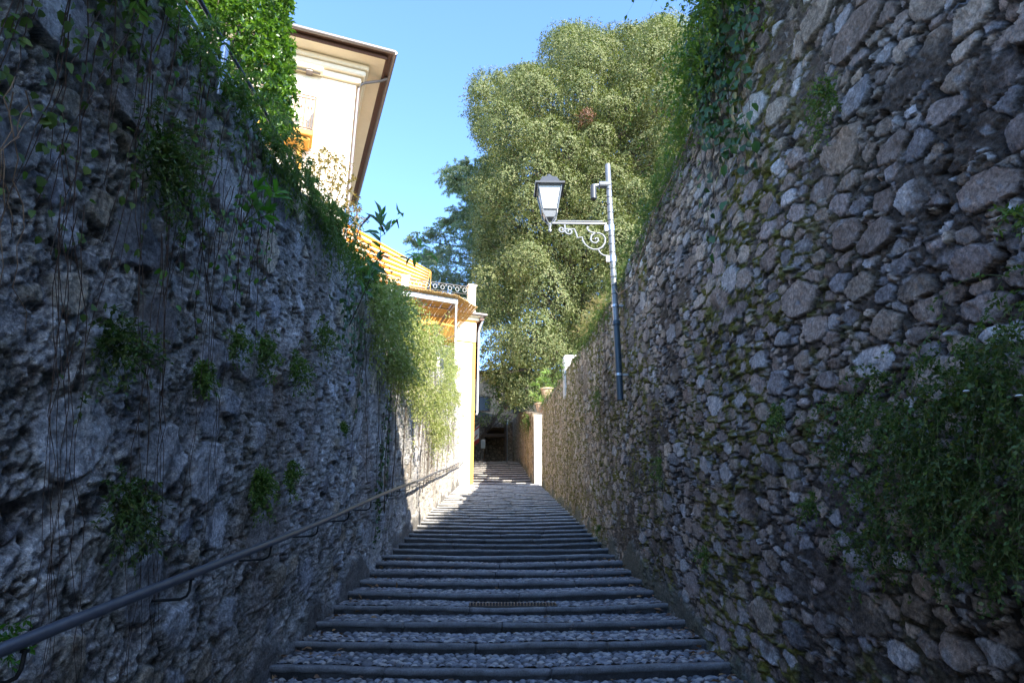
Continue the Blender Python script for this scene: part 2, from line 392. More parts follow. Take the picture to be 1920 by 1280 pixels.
    for q in (0, ns - 1):
        ends.append(np.array([[idx[q, j] for j in (0, nv // 4, nv // 2, 3 * nv // 4, nv - 1)] + [B + q, B + ns + q]]))
    o = mesh_np(name, V, [F, T, Bk] + ends, material or (M['wall'] if kind == 'right' else M['wall_l']), col=C, smooth=False)
    return o

HR = lambda y: np.interp(y, [-12, 3, 4.2, 5, 6.8, 9.6, 16, 27.6, 45], [5.7, 5.6, 5.3, 4.75, 4.42, 4.0, 3.7, 3.4, 3.2])
HL = lambda y: np.interp(y, [-12, 26, 30], [3.88, 3.95, 4.0])
ysr = np.concatenate([ysteps(-11, .9, .12, .12, 1), ysteps(1.0, 26.0, .0075, .04, .0015)])
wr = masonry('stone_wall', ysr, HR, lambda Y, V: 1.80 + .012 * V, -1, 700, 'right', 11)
tag(wr, 'tall retaining wall of grey brown rubble with yellow moss, carrying the street lamp', 'wall')
ysl = np.concatenate([ysteps(-11, .9, .12, .12, 1), ysteps(1.0, 27.28, .009, .05, .0016)])
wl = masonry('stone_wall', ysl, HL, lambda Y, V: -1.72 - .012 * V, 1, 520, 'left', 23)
tag(wl, 'rough grey rendered wall with exposed flat stones, carrying the handrail', 'wall')
ys2 = ysteps(28.05, 41.6, .05, .05, 1)
w2 = masonry('stone_wall', ys2, lambda y: np.interp(y, [27, 38, 42], [3.15, 3.0, 3.0]), lambda Y, V: np.interp(Y, [27.7, 34, 38, 42], [1.56, 1.42, 1.22, .9]) + 0 * V, -1, 90, 'right', 37)
tag(w2, 'rubble wall tinted ochre for bounce light, beyond the bright end pillar, at the top flight', 'wall')

# ------------------------------------------------------------------ ground, stairs
def ground():
    xs = np.array([-260, -120, -60, -30, -14, -8, -4, -2.6, -2.13, -2.10, 2.26, 2.29, 3, 5.5, 5.55, 9, 16, 30, 60, 120, 260.])
    ys = np.concatenate([[-260, -120, -60, -30], np.arange(-12, 21, 1.0), [21.0, 21.05, 22, 23, 24, 25, 26, 27, 28.0, 28.05], np.arange(29, 44, 1.), [44.0, 44.55, 44.6, 46, 50, 60, 80, 120, 260]])
    X, Y = np.meshgrid(xs, ys, indexing='ij')
    base = zl(np.clip(Y, -40, 60)) + np.where(Y > 38, (np.clip(Y, 38, 60) - 38) * .12, 0)
    up = np.where(X < 0, HL(Y) - .35, HR(Y) - .45)
    far = np.clip(np.abs(X) - 5, 0, 60) * .0
    Z = np.where((X > -2.12) & (X < 2.27) & (Y < 44.57), base - .35, base + up + far)
    Z = np.where((X > 2.2) & (X < 5.52) & (Y > 21.02) & (Y < 28.02), base - .05, Z)
    Z += .12 * (fbm(X * .7, Y * .7, 5) - .5) * (np.abs(X) > 2.5)
    idx = np.arange(X.size).reshape(X.shape)
    F = np.stack([idx[:-1, :-1].ravel(), idx[1:, :-1].ravel(), idx[1:, 1:].ravel(), idx[:-1, 1:].ravel()], 1)
    o = mesh_np('ground', np.stack([X, Y, Z], -1).reshape(-1, 3), [F], M['ground'])
    tag(o, 'wooded hillside soil behind the walls', None, kind='structure')
ground()

T = .586
EDGES = [(5.09 + T * k) for k in range(-14, 200) if 5.09 + T * k < 27.9]
while EDGES[-1] < 37.3: EDGES.append(EDGES[-1] + .92)
stairs = empty('stone_staircase', (0, -3, 0), label='long cobbled stairway with granite step edges climbing between the walls', cat='stairs')
rngS = np.random.default_rng(5)
def xr(y): return np.interp(y, [-5, 27.6, 27.7, 34, 38, 42], [1.86, 1.86, 1.62, 1.48, 1.28, .95])
def xlft(y): return np.interp(y, [-5, 27.0, 27.6, 38, 42], [-1.80, -1.80, -1.2, -1.5, -1.6])
def sag(x, k):
    r = np.interp(x, [-1.8, -.9, 0, .9, 1.8], [.010, -.004, -.016, -.006, .016])
    return r + .005 * np.sin(x * 2.1 + k * 1.7) + .003 * np.sin(x * 5.3 + k * 2.9)
GR = (-.31, .62)
for n, y in enumerate(EDGES):
    y1 = EDGES[n + 1] if n + 1 < len(EDGES) else y + 5.2
    z = float(zl(y)) ; xa, xb = float(xlft(y + .3)), float(xr(y + .3)); near = y < 11
    rise = z - float(zl(EDGES[n - 1] if n else y - T))
    # granite edge blocks: swept profile with joints
    cuts = [xa - .05]
    while cuts[-1] < xb - .7: cuts.append(cuts[-1] + rngS.uniform(.65, 1.25))
    cuts[-1] = xb + .05
    grate = abs(y - 6.848) < .2
    if grate: cuts = [xa - .05, -1.15, GR[0] + .02, GR[1] - .12, 1.3, xb + .05]
    V = []; F = []
    for c0, c1 in zip(cuts[:-1], cuts[1:]):
        nx = max(3, int((c1 - c0) / (.03 if near else .12))); xs = np.linspace(c0 + .004, c1 - .004, nx)
        dz, dy, yw = rngS.uniform(-.004, .004), rngS.uniform(-.008, .008), rngS.uniform(-.004, .004)
        prof = [(.026, -rise - .10), (.022, -rise * .6), (.016, -.050), (.007, -.041), (.003, -.008), (.009, -.001), (.07, .0), (.15, -.02), (.15, -.10)]
        if y > 10: prof = [(.055, -rise - .10), (.050, -rise * .62), (.040, -.046), (.006, -.040), (.000, -.008), (.008, -.001), (.07, .0), (.15, -.02), (.15, -.10)]
        base = len(V)
        for i, x in enumerate(xs):
            s = sag(x, n); e_ = .008 if i in (0, nx - 1) else 0
            w = .006 * (vn(np.array(x * 9.), np.array(y * 3.1), 3) - .5) * 2
            for j, (py_, pz_) in enumerate(prof):
                jn = float(vn(np.array(x * 23.), np.array(j * 3.3 + y * 7), 4) - .5) * (.013 if near else .0)
                V.append((x, y + py_ + dy + yw * (x - c0) + float(w) * 1.2 + jn + (e_ if j < 5 else 0), z + pz_ + s + dz + jn * .5 - (e_ * .6 if 2 < j < 7 else 0)))
        m = len(prof)
        for i in range(nx - 1):
            for j in range(m - 1):
                a = base + i * m + j; F.append((a, a + m, a + m + 1, a + 1))
        for i in (0, nx - 1):
            F_ = [base + i * m + j for j in range(m)]
            V_ = F_ if i == 0 else F_[::-1]
            for j in range(1, m - 1): F.append((V_[0], V_[j], V_[j + 1], V_[j + 1]))
    kc = [(.045, .047, .05), (.07, .075, .082), (.075, .08, .085), (.075, .08, .085), (.20, .205, .21), (.22, .22, .22), (.15, .145, .14), (.06, .055, .05), (.05, .05, .05)]  # pale nosing over dark riser: wear, with lit edge lines painted in
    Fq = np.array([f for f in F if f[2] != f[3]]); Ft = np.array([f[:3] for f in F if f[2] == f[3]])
    mesh_np('step_edge', V, [Fq, Ft], M['kerb'], stairs, smooth=False, col=np.array(kc * (len(V) // 9)) * (1 + np.array(([.25] * 3 + [1.6] * 6) * (len(V) // 9))[:, None] * float(ss(10, 17, y))) * np.array([1 + .10 * float(ss(10, 20, y)), 1, 1 - .12 * float(ss(10, 20, y))])).location = (0, 3, 0)  # far step edges paler and warmer, sunlight painted into their colour
    # cobbled tread
    ya, yb = y + .13, y1 + (.05 if n + 1 < len(EDGES) else 0)
    nf = float(zl(y1)) if n + 1 < len(EDGES) else z
    res = .008 if y < 6.2 else .014 if y < 9.5 else .03
    nx = int((xb - xa + .1) / res); ny = max(3, int((yb - ya) / res)) if y < 9.5 else max(4, int((yb - ya) / .045))
    X, Y = np.meshgrid(np.linspace(xa - .05, xb + .05, nx), np.linspace(ya, yb, ny), indexing='ij')
    cw, cd = .052, .058
    if y < 9.5:
        row = np.floor(Y / cd + .25 * (vn(X * 3, Y * 3, 8) - .5)); b1 = np.full(X.shape, 9.); ci = np.zeros(X.shape); b2 = b1.copy()
        for dj in (-1, 0, 1):
            rj = row + dj; off = .5 * (rj % 2)
            ii = np.floor(X / cw - off)
            for di in (-1, 0, 1):
                q = ii + di; cx = (q + .5 + off + .75 * (hsh(q, rj, 2) - .5)) * cw; cy = (rj + .5 + .8 * (hsh(q, rj, 3) - .5)) * cd
                d = np.sqrt(((X - cx) / (cw * .55)) ** 2 + ((Y - cy) / (cd * .60)) ** 2) / (.8 + .35 * hsh(q, rj, 6))
                m1 = d < b1; ci = np.where(m1, hsh(q, rj, 5), ci); b1 = np.where(m1, d, b1)
        dome = np.sqrt(np.clip(1 - b1 ** 2, 0, 1)); hz = .021 * dome + .003 * ci
        g = .10 + .34 * ci ** 1.6; tintc = np.stack([g * (1.0 + .10 * (ci > .8)), g * .99, g * (1.02 - .15 * (ci > .8))], -1)
        cc = np.where(dome[..., None] > .45, tintc, np.array([.028, .025, .022]) + 0 * tintc)
    else:
        hz = .012 * fbm(X * 14, Y * 14, 3, 2); g = .30 + .22 * fbm(X * 12, Y * 12, 7, 3); cc = np.stack([g, g * .97, g * .93], -1)  # far treads pale and warm as well, sunlight put into the tint
    dirt = ss(.25, .0, X - (xa + .05)) + ss(.25, .0, (xb - .05) - X)
    cc = lerp3(cc, (.06, .045, .03), np.clip(dirt, 0, 1) * .7 * fbm(X * 6, Y * 6, 2, 3))
    Z = z - .020 + hz + sag(X, n) + (Y - ya) * .012
    if grate:
        gm = (X > GR[0] - .01) & (X < GR[1] + .01) & (Y < ya + .20); Z = np.where(gm, z - .09, Z); cc = np.where(gm[..., None], .02, cc)
    idx = np.arange(X.size).reshape(X.shape)
    Fc = np.stack([idx[:-1, :-1].ravel(), idx[1:, :-1].ravel(), idx[1:, 1:].ravel(), idx[:-1, 1:].ravel()], 1)
    mesh_np('cobbled_tread', np.stack([X, Y, Z], -1).reshape(-1, 3), [Fc], M['cobble'], stairs, col=cc.reshape(-1, 3), smooth=True).location = (0, 3, 0)
gy = EDGES[min(range(len(EDGES)), key=lambda i: abs(EDGES[i] - 6.848))]; gz = float(zl(gy))
grate_o = empty('drain_grate', ((GR[0] + GR[1]) / 2, gy + .23, gz), label='rusty iron drain grate set into a cobbled step', cat='drain grate')
b = MB()
for i in range(28):
    x = -.45 + i * .9 / 27; b.box(x - .006, x + .006, -.085, .085, -.03, .010, .002)
b.build('bars', M['iron_rust'], grate_o)
b = MB(); b.box(-.465, .465, -.10, -.087, -.035, -.012); b.box(-.465, .465, .087, .10, -.035, .002); b.build('frame', M['iron_dark'], grate_o)

# ------------------------------------------------------------------ foliage tools
def norm(a): return a / np.maximum(np.linalg.norm(a, axis=-1, keepdims=True), 1e-9)
def leaf_arrays(P, Tn, L, W, rng, up=None, detail=False, curl=.15):
    n = len(P); Tn = norm(Tn); up = rng.normal(size=(n, 3)) * .55 + np.array([0, 0, 1.]) if up is None else up
    S = norm(np.cross(Tn, up)); Nn = np.cross(S, Tn)
    L = np.broadcast_to(L, n)[:, None]; W = np.broadcast_to(W, n)[:, None]
    if not detail:
        V = np.stack([P, P + Tn * L * .45 + S * W * .5 + Nn * W * .12, P + Tn * L - Nn * L * curl, P + Tn * L * .45 - S * W * .5 + Nn * W * .12], 1)
        b = np.arange(n)[:, None] * 4
        return V.reshape(-1, 3), np.concatenate([b + [0, 1, 2], b + [0, 2, 3]])
    pts = [(0, 0, 0), (.5, 0, -.02), (1, 0, -curl), (.22, .42, .10), (.62, .40, .06), (.22, -.42, .10), (.62, -.40, .06)]
    V = np.stack([P + Tn * L * a + S * W * s_ + Nn * L * c for a, s_, c in pts], 1); b = np.arange(n)[:, None] * 7
    return V.reshape(-1, 3), np.concatenate([b + t for t in ([0, 3, 1], [3, 4, 1], [4, 2, 1], [0, 1, 5], [5, 1, 6], [6, 1, 2])])
def tubes_np(C, r0, r1):
    "C (K,m,3) stem curves -> triangular tubes"
    K, m, _ = C.shape; Tn = norm(np.gradient(C, axis=1)); a = np.array([.3, .5, .81]); u = norm(np.cross(Tn, a)); w = np.cross(Tn, u)
    r = np.linspace(r0, r1, m)[None, :, None]
    V = np.stack([C + r * (cos(t) * u + sin(t) * w) for t in (0, 2.09, 4.19)], 2)
    b = np.arange(K * m * 3).reshape(K, m, 3); F = []
    for k in range(3):
        l = (k + 1) % 3; F.append(np.stack([b[:, :-1, k], b[:, :-1, l], b[:, 1:, l], b[:, 1:, k]], -1).reshape(-1, 4))
    return V.reshape(-1, 3), np.concatenate(F)
def curves(O, D, L, droop, m=6, wob=.05, rng=None):
    t = np.linspace(0, 1, m)[None, :, None]; L = np.broadcast_to(L, len(O))[:, None, None]
    C = O[:, None] + norm(D)[:, None] * L * t - np.array([0, 0, 1.]) * droop * L * t ** 2
    if wob: C = C + np.cumsum(rng.normal(size=C.shape), axis=1) * wob * L / m * (t > 0)
    return C
def on_curves(C, nl, rng, t0=.1):
    K, m, _ = C.shape; t = rng.uniform(t0, 1, (K, nl)) * (m - 1); i = np.minimum(t.astype(int), m - 2); f = (t - i)[..., None]
    k = np.arange(K)[:, None]; P = C[k, i] * (1 - f) + C[k, i + 1] * f; Tn = norm(C[k, i + 1] - C[k, i])
    return P.reshape(-1, 3), Tn.reshape(-1, 3)
class Plant:
    def __init__(s, seed): s.r = np.random.default_rng(seed); s.LV = []; s.LF = []; s.ln = 0; s.SV = []; s.SF = []; s.sn = 0
    def leaf(s, P, Tn, L, W, **k):
        V, F = leaf_arrays(P, Tn, L, W, s.r, **k); s.LV.append(V); s.LF.append(F + s.ln); s.ln += len(V)
    def stem(s, C, r0, r1):
        V, F = tubes_np(C, r0, r1); s.SV.append(V); s.SF.append(F + s.sn); s.sn += len(V)
    def sprays(s, O, D, L, droop, nl, lL, lW, spread=.8, stem=0, detail=False, wob=.05, t0=.1, m=6, out=0):
        C = curves(O, D, L, droop, m, wob, s.r); P, Tn = on_curves(C, nl, s.r, t0)
        d = Tn * .6 + s.r.normal(size=P.shape) * spread + (np.repeat(norm(D), nl, 0) * out if out else 0)
        s.leaf(P, d, lL * s.r.uniform(.6, 1.3, len(P)), lW * s.r.uniform(.7, 1.2, len(P)), detail=detail)
        if stem: s.stem(C, stem, stem * .35)
    def build(s, name, label, cat, lm, smat=None, group=None, loc=None):
        loc = np.array(loc if loc is not None else s.LV[0][0], float)
        LV = np.concatenate(s.LV) - loc
        if s.SV:
            e = empty(name, loc, label=label, cat=cat, group=group)
            mesh_np('foliage', LV, [np.concatenate(s.LF)], lm, e)
            mesh_np('stems', np.concatenate(s.SV) - loc, [np.concatenate(s.SF)], smat or M['stem'], e)
            return e
        o = mesh_np(name, LV, [np.concatenate(s.LF)], lm); o.location = loc; return tag(o, label, cat, group)
def sphere_dirs(n, rng): return norm(rng.normal(size=(n, 3)))

# ------------------------------------------------------------------ trees
def lobed_tree(name, label, lobes, trunk, lm, seed, spr=80, nl=14, lL=.12, lW=.055, dead=None, outward=.35, flat=1.0, droop=.1, shell=0):
    "lobes: (x,y,z,r); trunk: list of points with limbs going to the lobes"
    p = Plant(seed); r = p.r; D_ = Plant(seed + 1) if dead else None
    for li, (x, y, z, R) in enumerate(lobes):
        n = int(spr * (R / 1.2) ** 2); d = sphere_dirs(n, r); d[:, 2] *= flat; d[:, 2] += .15; d = norm(d)
        bump = .75 + .5 * vn(d[:, 0] * 2.5 + li, d[:, 1] * 2.5 + d[:, 2] * 2.1, seed)
        O = np.array([x, y, z]) + d * R * .35 * np.array([1, 1, flat])
        tgt = D_ if dead is not None and li in dead else p
        if shell:
            nn = int(shell * R * R); q = sphere_dirs(nn, r); q[:, 1] = np.where(r.random(nn) < .6, -np.abs(q[:, 1]), q[:, 1]); q[:, 2] += .12; q = norm(q)
            bq = .60 + .58 * vn(q[:, 0] * 3.1 + li * 7, q[:, 2] * 3.1 + q[:, 1] * 2.3, seed + 3) + .10 * (vn(q[:, 0] * 9 + li, q[:, 2] * 9 + q[:, 1] * 7, seed + 4) - .5)
            Pq = np.array([x, y, z]) + q * (R * bq * (1 - .16 * r.random(nn) ** 2))[:, None]
            up_ = q + r.normal(size=q.shape) * .33; tq = np.cross(up_, r.normal(size=q.shape)) + q * .25
            tgt.leaf(Pq, tq, lL * r.uniform(.6, 1.3, nn), lW * r.uniform(.7, 1.2, nn), up=up_)
        tgt.sprays(O, d + r.normal(size=d.shape) * .35, R * (.84 if shell else .68) * bump, droop, nl, lL, lW, spread=.75, out=outward, wob=.10, t0=.15)
    loc = trunk[0]
    e = empty(name, loc, label=label, cat='tree')
    mesh_np('crown', np.concatenate(p.LV) - loc, [np.concatenate(p.LF)], lm, e)
    if D_ is not None:
        c2 = mesh_np('dead_twigs', np.concatenate(D_.LV) - loc, [np.concatenate(D_.LF)], M['oak_dead'], e); c2['label'] = 'patch of reddish dead leaves'
    b = MB(); t = [np.array(q, float) - loc for q in trunk]; b.tube(t, .38, 10, .12)
    rr = random.Random(seed)
    for (x, y, z, R) in lobes:
        q = np.array([x, y, z]) - loc; h = min(max(.25, q[2] / t[-1][2] - .22), .9); s0 = np.array([np.interp(h * t[-1][2], [w[2] for w in t], [w[k] for w in t]) for k in range(3)])
        mid = (s0 + q) / 2 + np.array([rr.uniform(-.4, .4), rr.uniform(-.4, .4), -.35]); b.tube([s0, (s0 + mid) / 2 + np.array([0, 0, -.1]), mid, q], .11, 5, .02)
    b.build('trunk', M['bark'], e, smooth=True)
    return e
def fill_lobes(poly, Yc, depth, n, rmin, rmax, seed, front=True):
    "lobes inside an outline given at depth Yc"
    rr = random.Random(seed); P = [wp(px, py, Y=Yc) for px, py in poly]; P = [(p[0], p[2]) for p in P]
    xs = [p[0] for p in P]; zs = [p[1] for p in P]; cx, cz = sum(xs) / len(xs), sum(zs) / len(zs); out = []
    def inside(x, z):
        c = False; j = len(P) - 1
        for i in range(len(P)):
            if (P[i][1] > z) != (P[j][1] > z) and x < (P[j][0] - P[i][0]) * (z - P[i][1]) / (P[j][1] - P[i][1]) + P[i][0]: c = not c
            j = i
        return c
    def edge(x, z):
        best = 1e9
        for i in range(len(P)):
            ax, az = P[i - 1]; bx, bz = P[i]; t = max(0, min(1, ((x - ax) * (bx - ax) + (z - az) * (bz - az)) / ((bx - ax) ** 2 + (bz - az) ** 2 + 1e-9)))
            best = min(best, sqrt((x - ax - t * (bx - ax)) ** 2 + (z - az - t * (bz - az)) ** 2))
        return best
    tries = 0
    while len(out) < n and tries < 60000:
        tries += 1; x, z = rr.uniform(min(xs), max(xs)), rr.uniform(min(zs), max(zs))
        if not inside(x, z): continue
        R = rr.uniform(rmin, rmax); e = edge(x, z)
        if e < R * .55: R = max(rmin * .6, e / .62)
        if e < rmin * .35: continue
        bulge = sqrt(min(1, e / 3.2)); y = Yc - depth * bulge * (1 if rr.random() < .8 else -rr.random()) + rr.uniform(-.5, .5) + (rr.uniform(-1.2, 1.6) if rmax > 1.8 else 0)
        k = (y - EYE[1]) / (Yc - EYE[1])
        X, Z = x * k, EYE[2] + (z - EYE[2]) * k; R2 = R * k
        if any((X - a) ** 2 + (y - b_) ** 2 + (Z - c_) ** 2 < (.64 * (R2 + d_)) ** 2 for a, b_, c_, d_ in out): continue
        out.append((X, y, Z, R2))
    return out
oak_poly = [(880, 185), (900, 150), (960, 135), (1010, 130), (1040, 62), (1110, 60), (1130, 80), (1160, 55), (1200, 62), (1240, 40), (1290, 70), (1330, 62),
            (1400, 100), (1420, 300), (1330, 450), (1200, 560), (1120, 640), (1060, 720), (1010, 750), (955, 760), (930, 740), (900, 690), (905, 600), (885, 520), (895, 440), (880, 350), (915, 290), (890, 240)]
lob = fill_lobes(oak_poly, 34.5, 4.8, 230, 1.0, 2.7, 3)
lob += fill_lobes(oak_poly, 39, .1, 70, 1.4, 2.6, 4)
mid = min(range(len(lob)), key=lambda i: abs(lob[i][0] - wp(1085, 215, Y=lob[i][1])[0]) + abs(lob[i][2] - wp(1085, 215, Y=lob[i][1])[2]) + lob[i][1] * .05)
lob[mid] = (*lob[mid][:3], lob[mid][3] * .62)
lobed_tree('holm_oak', 'huge sunlit evergreen oak towering behind the street lamp', lob, [(5.2, 36.5, 8), (5.0, 36.2, 13), (4.6, 36, 19), (5, 36, 26)], M['oak'], 5, spr=34, nl=15, lL=.13, lW=.075, shell=820, dead=(mid,))
ced_poly = [(770, 445), (830, 425), (850, 395), (880, 380), (835, 340), (845, 308), (900, 290), (960, 300), (980, 560), (930, 620), (880, 560), (800, 560), (790, 500)]
lob2 = fill_lobes(ced_poly, 44, 2.5, 70, .9, 1.9, 8)
def cedar():
    p = Plant(77); r = p.r; loc = (1.5, 45.5, 10.5)
    for (x, y, z, R) in lob2:
        n = 26; a = r.uniform(0, 2 * pi, n); d = np.stack([np.cos(a), np.sin(a), r.uniform(-.1, .25, n)], 1)
        O = np.array([x, y, z]) + r.normal(size=(n, 3)) * [.5 * R, .5 * R, .22 * R]
        p.sprays(O, d, R * .95, .35, 60, .21, .045, spread=.45, wob=.05)
        p.sprays(O + [0, 0, .1], d + [0, 0, -.5], R * .6, .6, 26, .21, .045, spread=.4)
    e = empty('cedar_tree', loc, label='blue green cedar with drooping layered branches left of the oak', cat='tree')
    mesh_np('crown', np.concatenate(p.LV) - loc, [np.concatenate(p.LF)], M['cedar'], e)
    b = MB(); b.tube([(0, 0, 0), (-.3, 0, 7), (-.5, 0, 16)], .5, 10, .1)
    for (x, y, z, R) in lob2:
        q = np.array([x, y, z]) - loc; s0 = np.array([-.3, 0, max(1, q[2] - 1)]); b.tube([s0, (s0 + q) / 2 + [0, 0, .3], q], .1, 5, .02)
    b.build('trunk', M['bark'], e, smooth=True)
cedar()

# unseen house and cypress, added beyond the frame on the right to shade the near walls
hs = empty('shading_house', (3.1, -7.1, -2), label='plain unseen house added above the right wall to shade the lane', cat='house')
b = MB(); b.box(0, 5, 0, 7.0, 0, 12.6, .02); b.build('wall', M['tan_render'], hs)
b = MB(); b.box(-.3, 5.4, -.4, 7.2, 12.62, 12.85, .03); b.build('roof', M['tile'], hs)
for yy in (1.2, 4.4):
    b = MB(); b.box(-.04, -.003, yy, yy + 1.1, 8.6, 10.2, .01); b.build('window', M['shutter'], hs)
p = Plant(901)
for (x, y, z0_, z1_, R) in ((3.25, .45, 4.6, 10.6, .14),):
    n = 900; t = p.r.random(n); a = p.r.uniform(0, 2 * pi, n); rad = R * np.sin(pi * np.clip(t, .05, .97)) ** .5
    O = np.stack([x + np.cos(a) * rad * .5, y + np.sin(a) * rad * .5, z0_ + t * (z1_ - z0_)], 1)
    p.sprays(O, np.stack([np.cos(a), np.sin(a), 1.5 + 0 * a], 1), R * .7, 0, 8, .09, .03, spread=.4)
p.stem(np.array([[(3.25, .45, 4.2 + k * 1.2) for k in range(6)]]), .06, .02)
p.build('shading_cypress', 'narrow unseen cypress added beside the shading house to streak its shadow', 'tree', M['darkshrub'], M['bark'], loc=(3.25, .45, 4.2))

# ------------------------------------------------------------------ villa top left
FR = radians(19.3)                                              # yaw of the facades
V0 = wp(668, 160, Y=20); vz = float(V0[2])
villa = empty('villa', (V0[0], V0[1], 6.0), FR, label='tall cream villa with brown eaves and an iron balcony', cat='house')
h = vz - 6.0
b = MB(); b.box(-12, 0, 0, 10, 0, h, .01); b.build('wall', M['cream'], villa)
b = MB()
for (o_, z0, z1) in ((.16, .0, .26), (.30, .26, .50), (.40, .50, .72)):
    b.box(-12 - o_, o_, -o_, 10, h + z0 + .002, h + z1, .04)
b.build('cornice', M['cream'], villa)
b = MB(); b.box(-13, .95, -.95, 10.6, h + .722, h + .80); b.build('eaves_soffit', M['cream'], villa)
b = MB(); b.box(-13, 1.0, -1.0, -.93, h + .70, h + .86, .01); b.box(.93, 1.0, -.925, 10.6, h + .70, h + .86, .01); b.build('fascia', M['brown_wood'], villa)
b = MB(); b.box(-13.2, 1.16, -1.16, 10.8, h + .862, h + .93); b.build('eaves_board', M['brown_wood'], villa)
rf = MB(); rf.add([(-13.2, -1.16, h + .935), (1.16, -1.16, h + .935), (1.16, 10.8, h + .935), (-13.2, 10.8, h + .935), (-6, 4.8, h + 2.4)], [(0, 1, 4), (1, 2, 4), (2, 3, 4), (3, 0, 4), (0, 3, 2, 1)]); rf.build('roof', M['tile'], villa)
g = MB(); g.tube([(-13.2, -1.22, h + .90), (1.24, -1.22, h + .90)], .085, 10); g.tube([(1.24, -1.22, h + .90), (1.24, 10.8, h + .90)], .085, 10)
for q in range(6): g.tube([(1.2 - 1.9 - q * 2.2 - .03, -1.22, h + .90), (1.2 - 1.9 - q * 2.2 + .03, -1.22, h + .90)], .093, 10)
g.build('gutter', M['gutter'], villa, True)
d_ = MB(); d_.tube([(1.2, .2, h + .84), (.9, .2, h + .62), (.30, .15, h + .30), (.12, .12, h + .12), (.10, .10, h - .2), (.10, .10, .2)], .055, 10)
d_.build('downpipe', M['gutter'], villa, True)
def floc(px, py, root, out=0.0):
    "local x,z on a facade plane of root (local y = -out)"
    o = np.array(root.location); c, s = cos(FR), sin(FR); n = np.array([s, -c, 0.]); d = ray(px, py)
    t = ((o + n * out - EYE) @ n) / (d @ n); P = EYE + d * t - o; return P[0] * c + P[1] * s, P[2]
x0, z0 = floc(557, 150, villa); x1, z1 = floc(562, 235, villa)
sh = MB(); sh.box(x0 - 1.3, x0 - .08, -.05, -.003, z1 - .6, z0 - .05, .005)
for k in range(26): sh.box(x0 - 1.22, x0 - .16, -.065, -.052, z1 - .5 + k * (z0 - z1 + .35) / 26, z1 - .5 + k * (z0 - z1 + .35) / 26 + .035)
w = sh.build('shutter', M['shutter'], villa)
fm = MB(); fm.box(x0 - .08, x0 + .03, -.04, -.003, z1 - .6, z0 + .02, .005); fm.build('window_frame', M['white_render'], villa)
bx0, bz0 = floc(607, 132, villa, .35)
bb = MB(); bb.box(bx0 - 2.4, bx0, -.36, -.003, bz0 - .05, bz0 + .13, .02); bb.build('roller_blind_box', M['white_render'], villa)
bb = MB()
for q in (.5, 1.6): bb.box(bx0 - q - .12, bx0 - q + .12, -.30, -.02, bz0 - .12, bz0 - .055, .01)
bb.tube([(bx0 - 2.3, -.2, bz0 - .09), (bx0 - .1, -.2, bz0 - .09)], .025, 8); bb.build('blind_roller', M['gutter'], villa)
gx, gz_ = floc(593, 183, villa, .8); gx2, gz2 = floc(590, 247, villa, .8)
bal = MB(); bal.box(gx - 2.9, gx + .04, -.84, -.003, gz2 - .20, gz2, .02); bal.box(gx - 2.8, gx - .05, -.72, -.003, gz2 - .34, gz2 - .202, .03)
slab = bal.build('balcony', M['ochre'], villa)  # slab and brackets ochre, not cream: warm shade put into their colour
br = MB()
for q in (.25, 1.5):
    br.add([(gx - q - .2, -.003, gz2 - .342), (gx - q, -.003, gz2 - .342), (gx - q, -.65, gz2 - .342), (gx - q - .2, -.65, gz2 - .342), (gx - q - .2, -.003, gz2 - 1.15), (gx - q, -.003, gz2 - 1.15), (gx - q, -.30, gz2 - .62), (gx - q - .2, -.30, gz2 - .62)],
           [(0, 1, 2, 3), (0, 4, 5, 1), (4, 7, 6, 5), (7, 3, 2, 6), (1, 5, 6, 2), (0, 3, 7, 4)])
br.build('bracket', M['ochre'], slab)
rl = MB(); th = gz_ - gz2
for zz in (th, th - .12, .08): rl.tube([(gx - 2.8, -.8, gz2 + zz), (gx, -.8, gz2 + zz), (gx, -.02, gz2 + zz)], .028, 6)
for q in range(25):
    X_ = gx - q * .115
    if q % 3 == 0: rl.tube([(X_, -.8, gz2), (X_, -.8, gz2 + th)], .028 if q else .035, 6)
    else:
        rl.tube([(X_, -.8, gz2 + .08), (X_, -.8, gz2 + th - .12)], .018, 5)
        rl.tube([(X_ - .03, -.8, gz2 + th * .62), (X_, -.8, gz2 + th * .72), (X_ + .03, -.8, gz2 + th * .62)], .02, 5)
for q in range(1, 6): rl.tube([(gx, -.8 + q * .14, gz2), (gx, -.8 + q * .14, gz2 + th)], .02, 5)
rl.build('balcony_railing', M['iron_rust'], slab)

# ------------------------------------------------------------------ ochre house with roof terrace
H0 = wp(887, 905, Y=27.5)
house = empty('terrace_house', (H0[0], H0[1], 3.2), FR, label='ochre and white house with a railed roof terrace closing the left wall', cat='house')
_, cz = floc(893, 597, house); hh = cz
ox1, oz1 = floc(859, 640, house); ox0 = ox1 - 1.6; _, oz0 = floc(850, 735, house)
b = MB(); b.box(-9, ox0, 0, 9, 0, hh, .0); b.box(ox1, 0, 0, 9, 0, hh); b.box(ox0 + .001, ox1 - .001, 0, 9, 0, oz0); b.box(ox0 + .001, ox1 - .001, 0, 9, oz1, hh)
b.box(ox0, ox1, .5, 8.9, oz0 + .01, oz1 - .01); b.build('wall', M['ochre'], house)
px0, pz1 = floc(867, 640, house); px1, _ = floc(885, 640, house)
b = MB(); b.box(px0 - .35, px1, -.035, -.003, 0, pz1 - .05, .004); b.build('pilaster', M['white_render'], house)
b = MB(); b.box(px0 - .4, .0, -.05, -.003, pz1 + .02, hh - .25, .01); b.build('upper_panel', M['white_render'], house)
w = MB(); w.box(ox0 + .06, ox1 - .10, .40, .46, oz0 + .02, oz1 - .1, .01); w = w.build('window', M['white_render'], house)
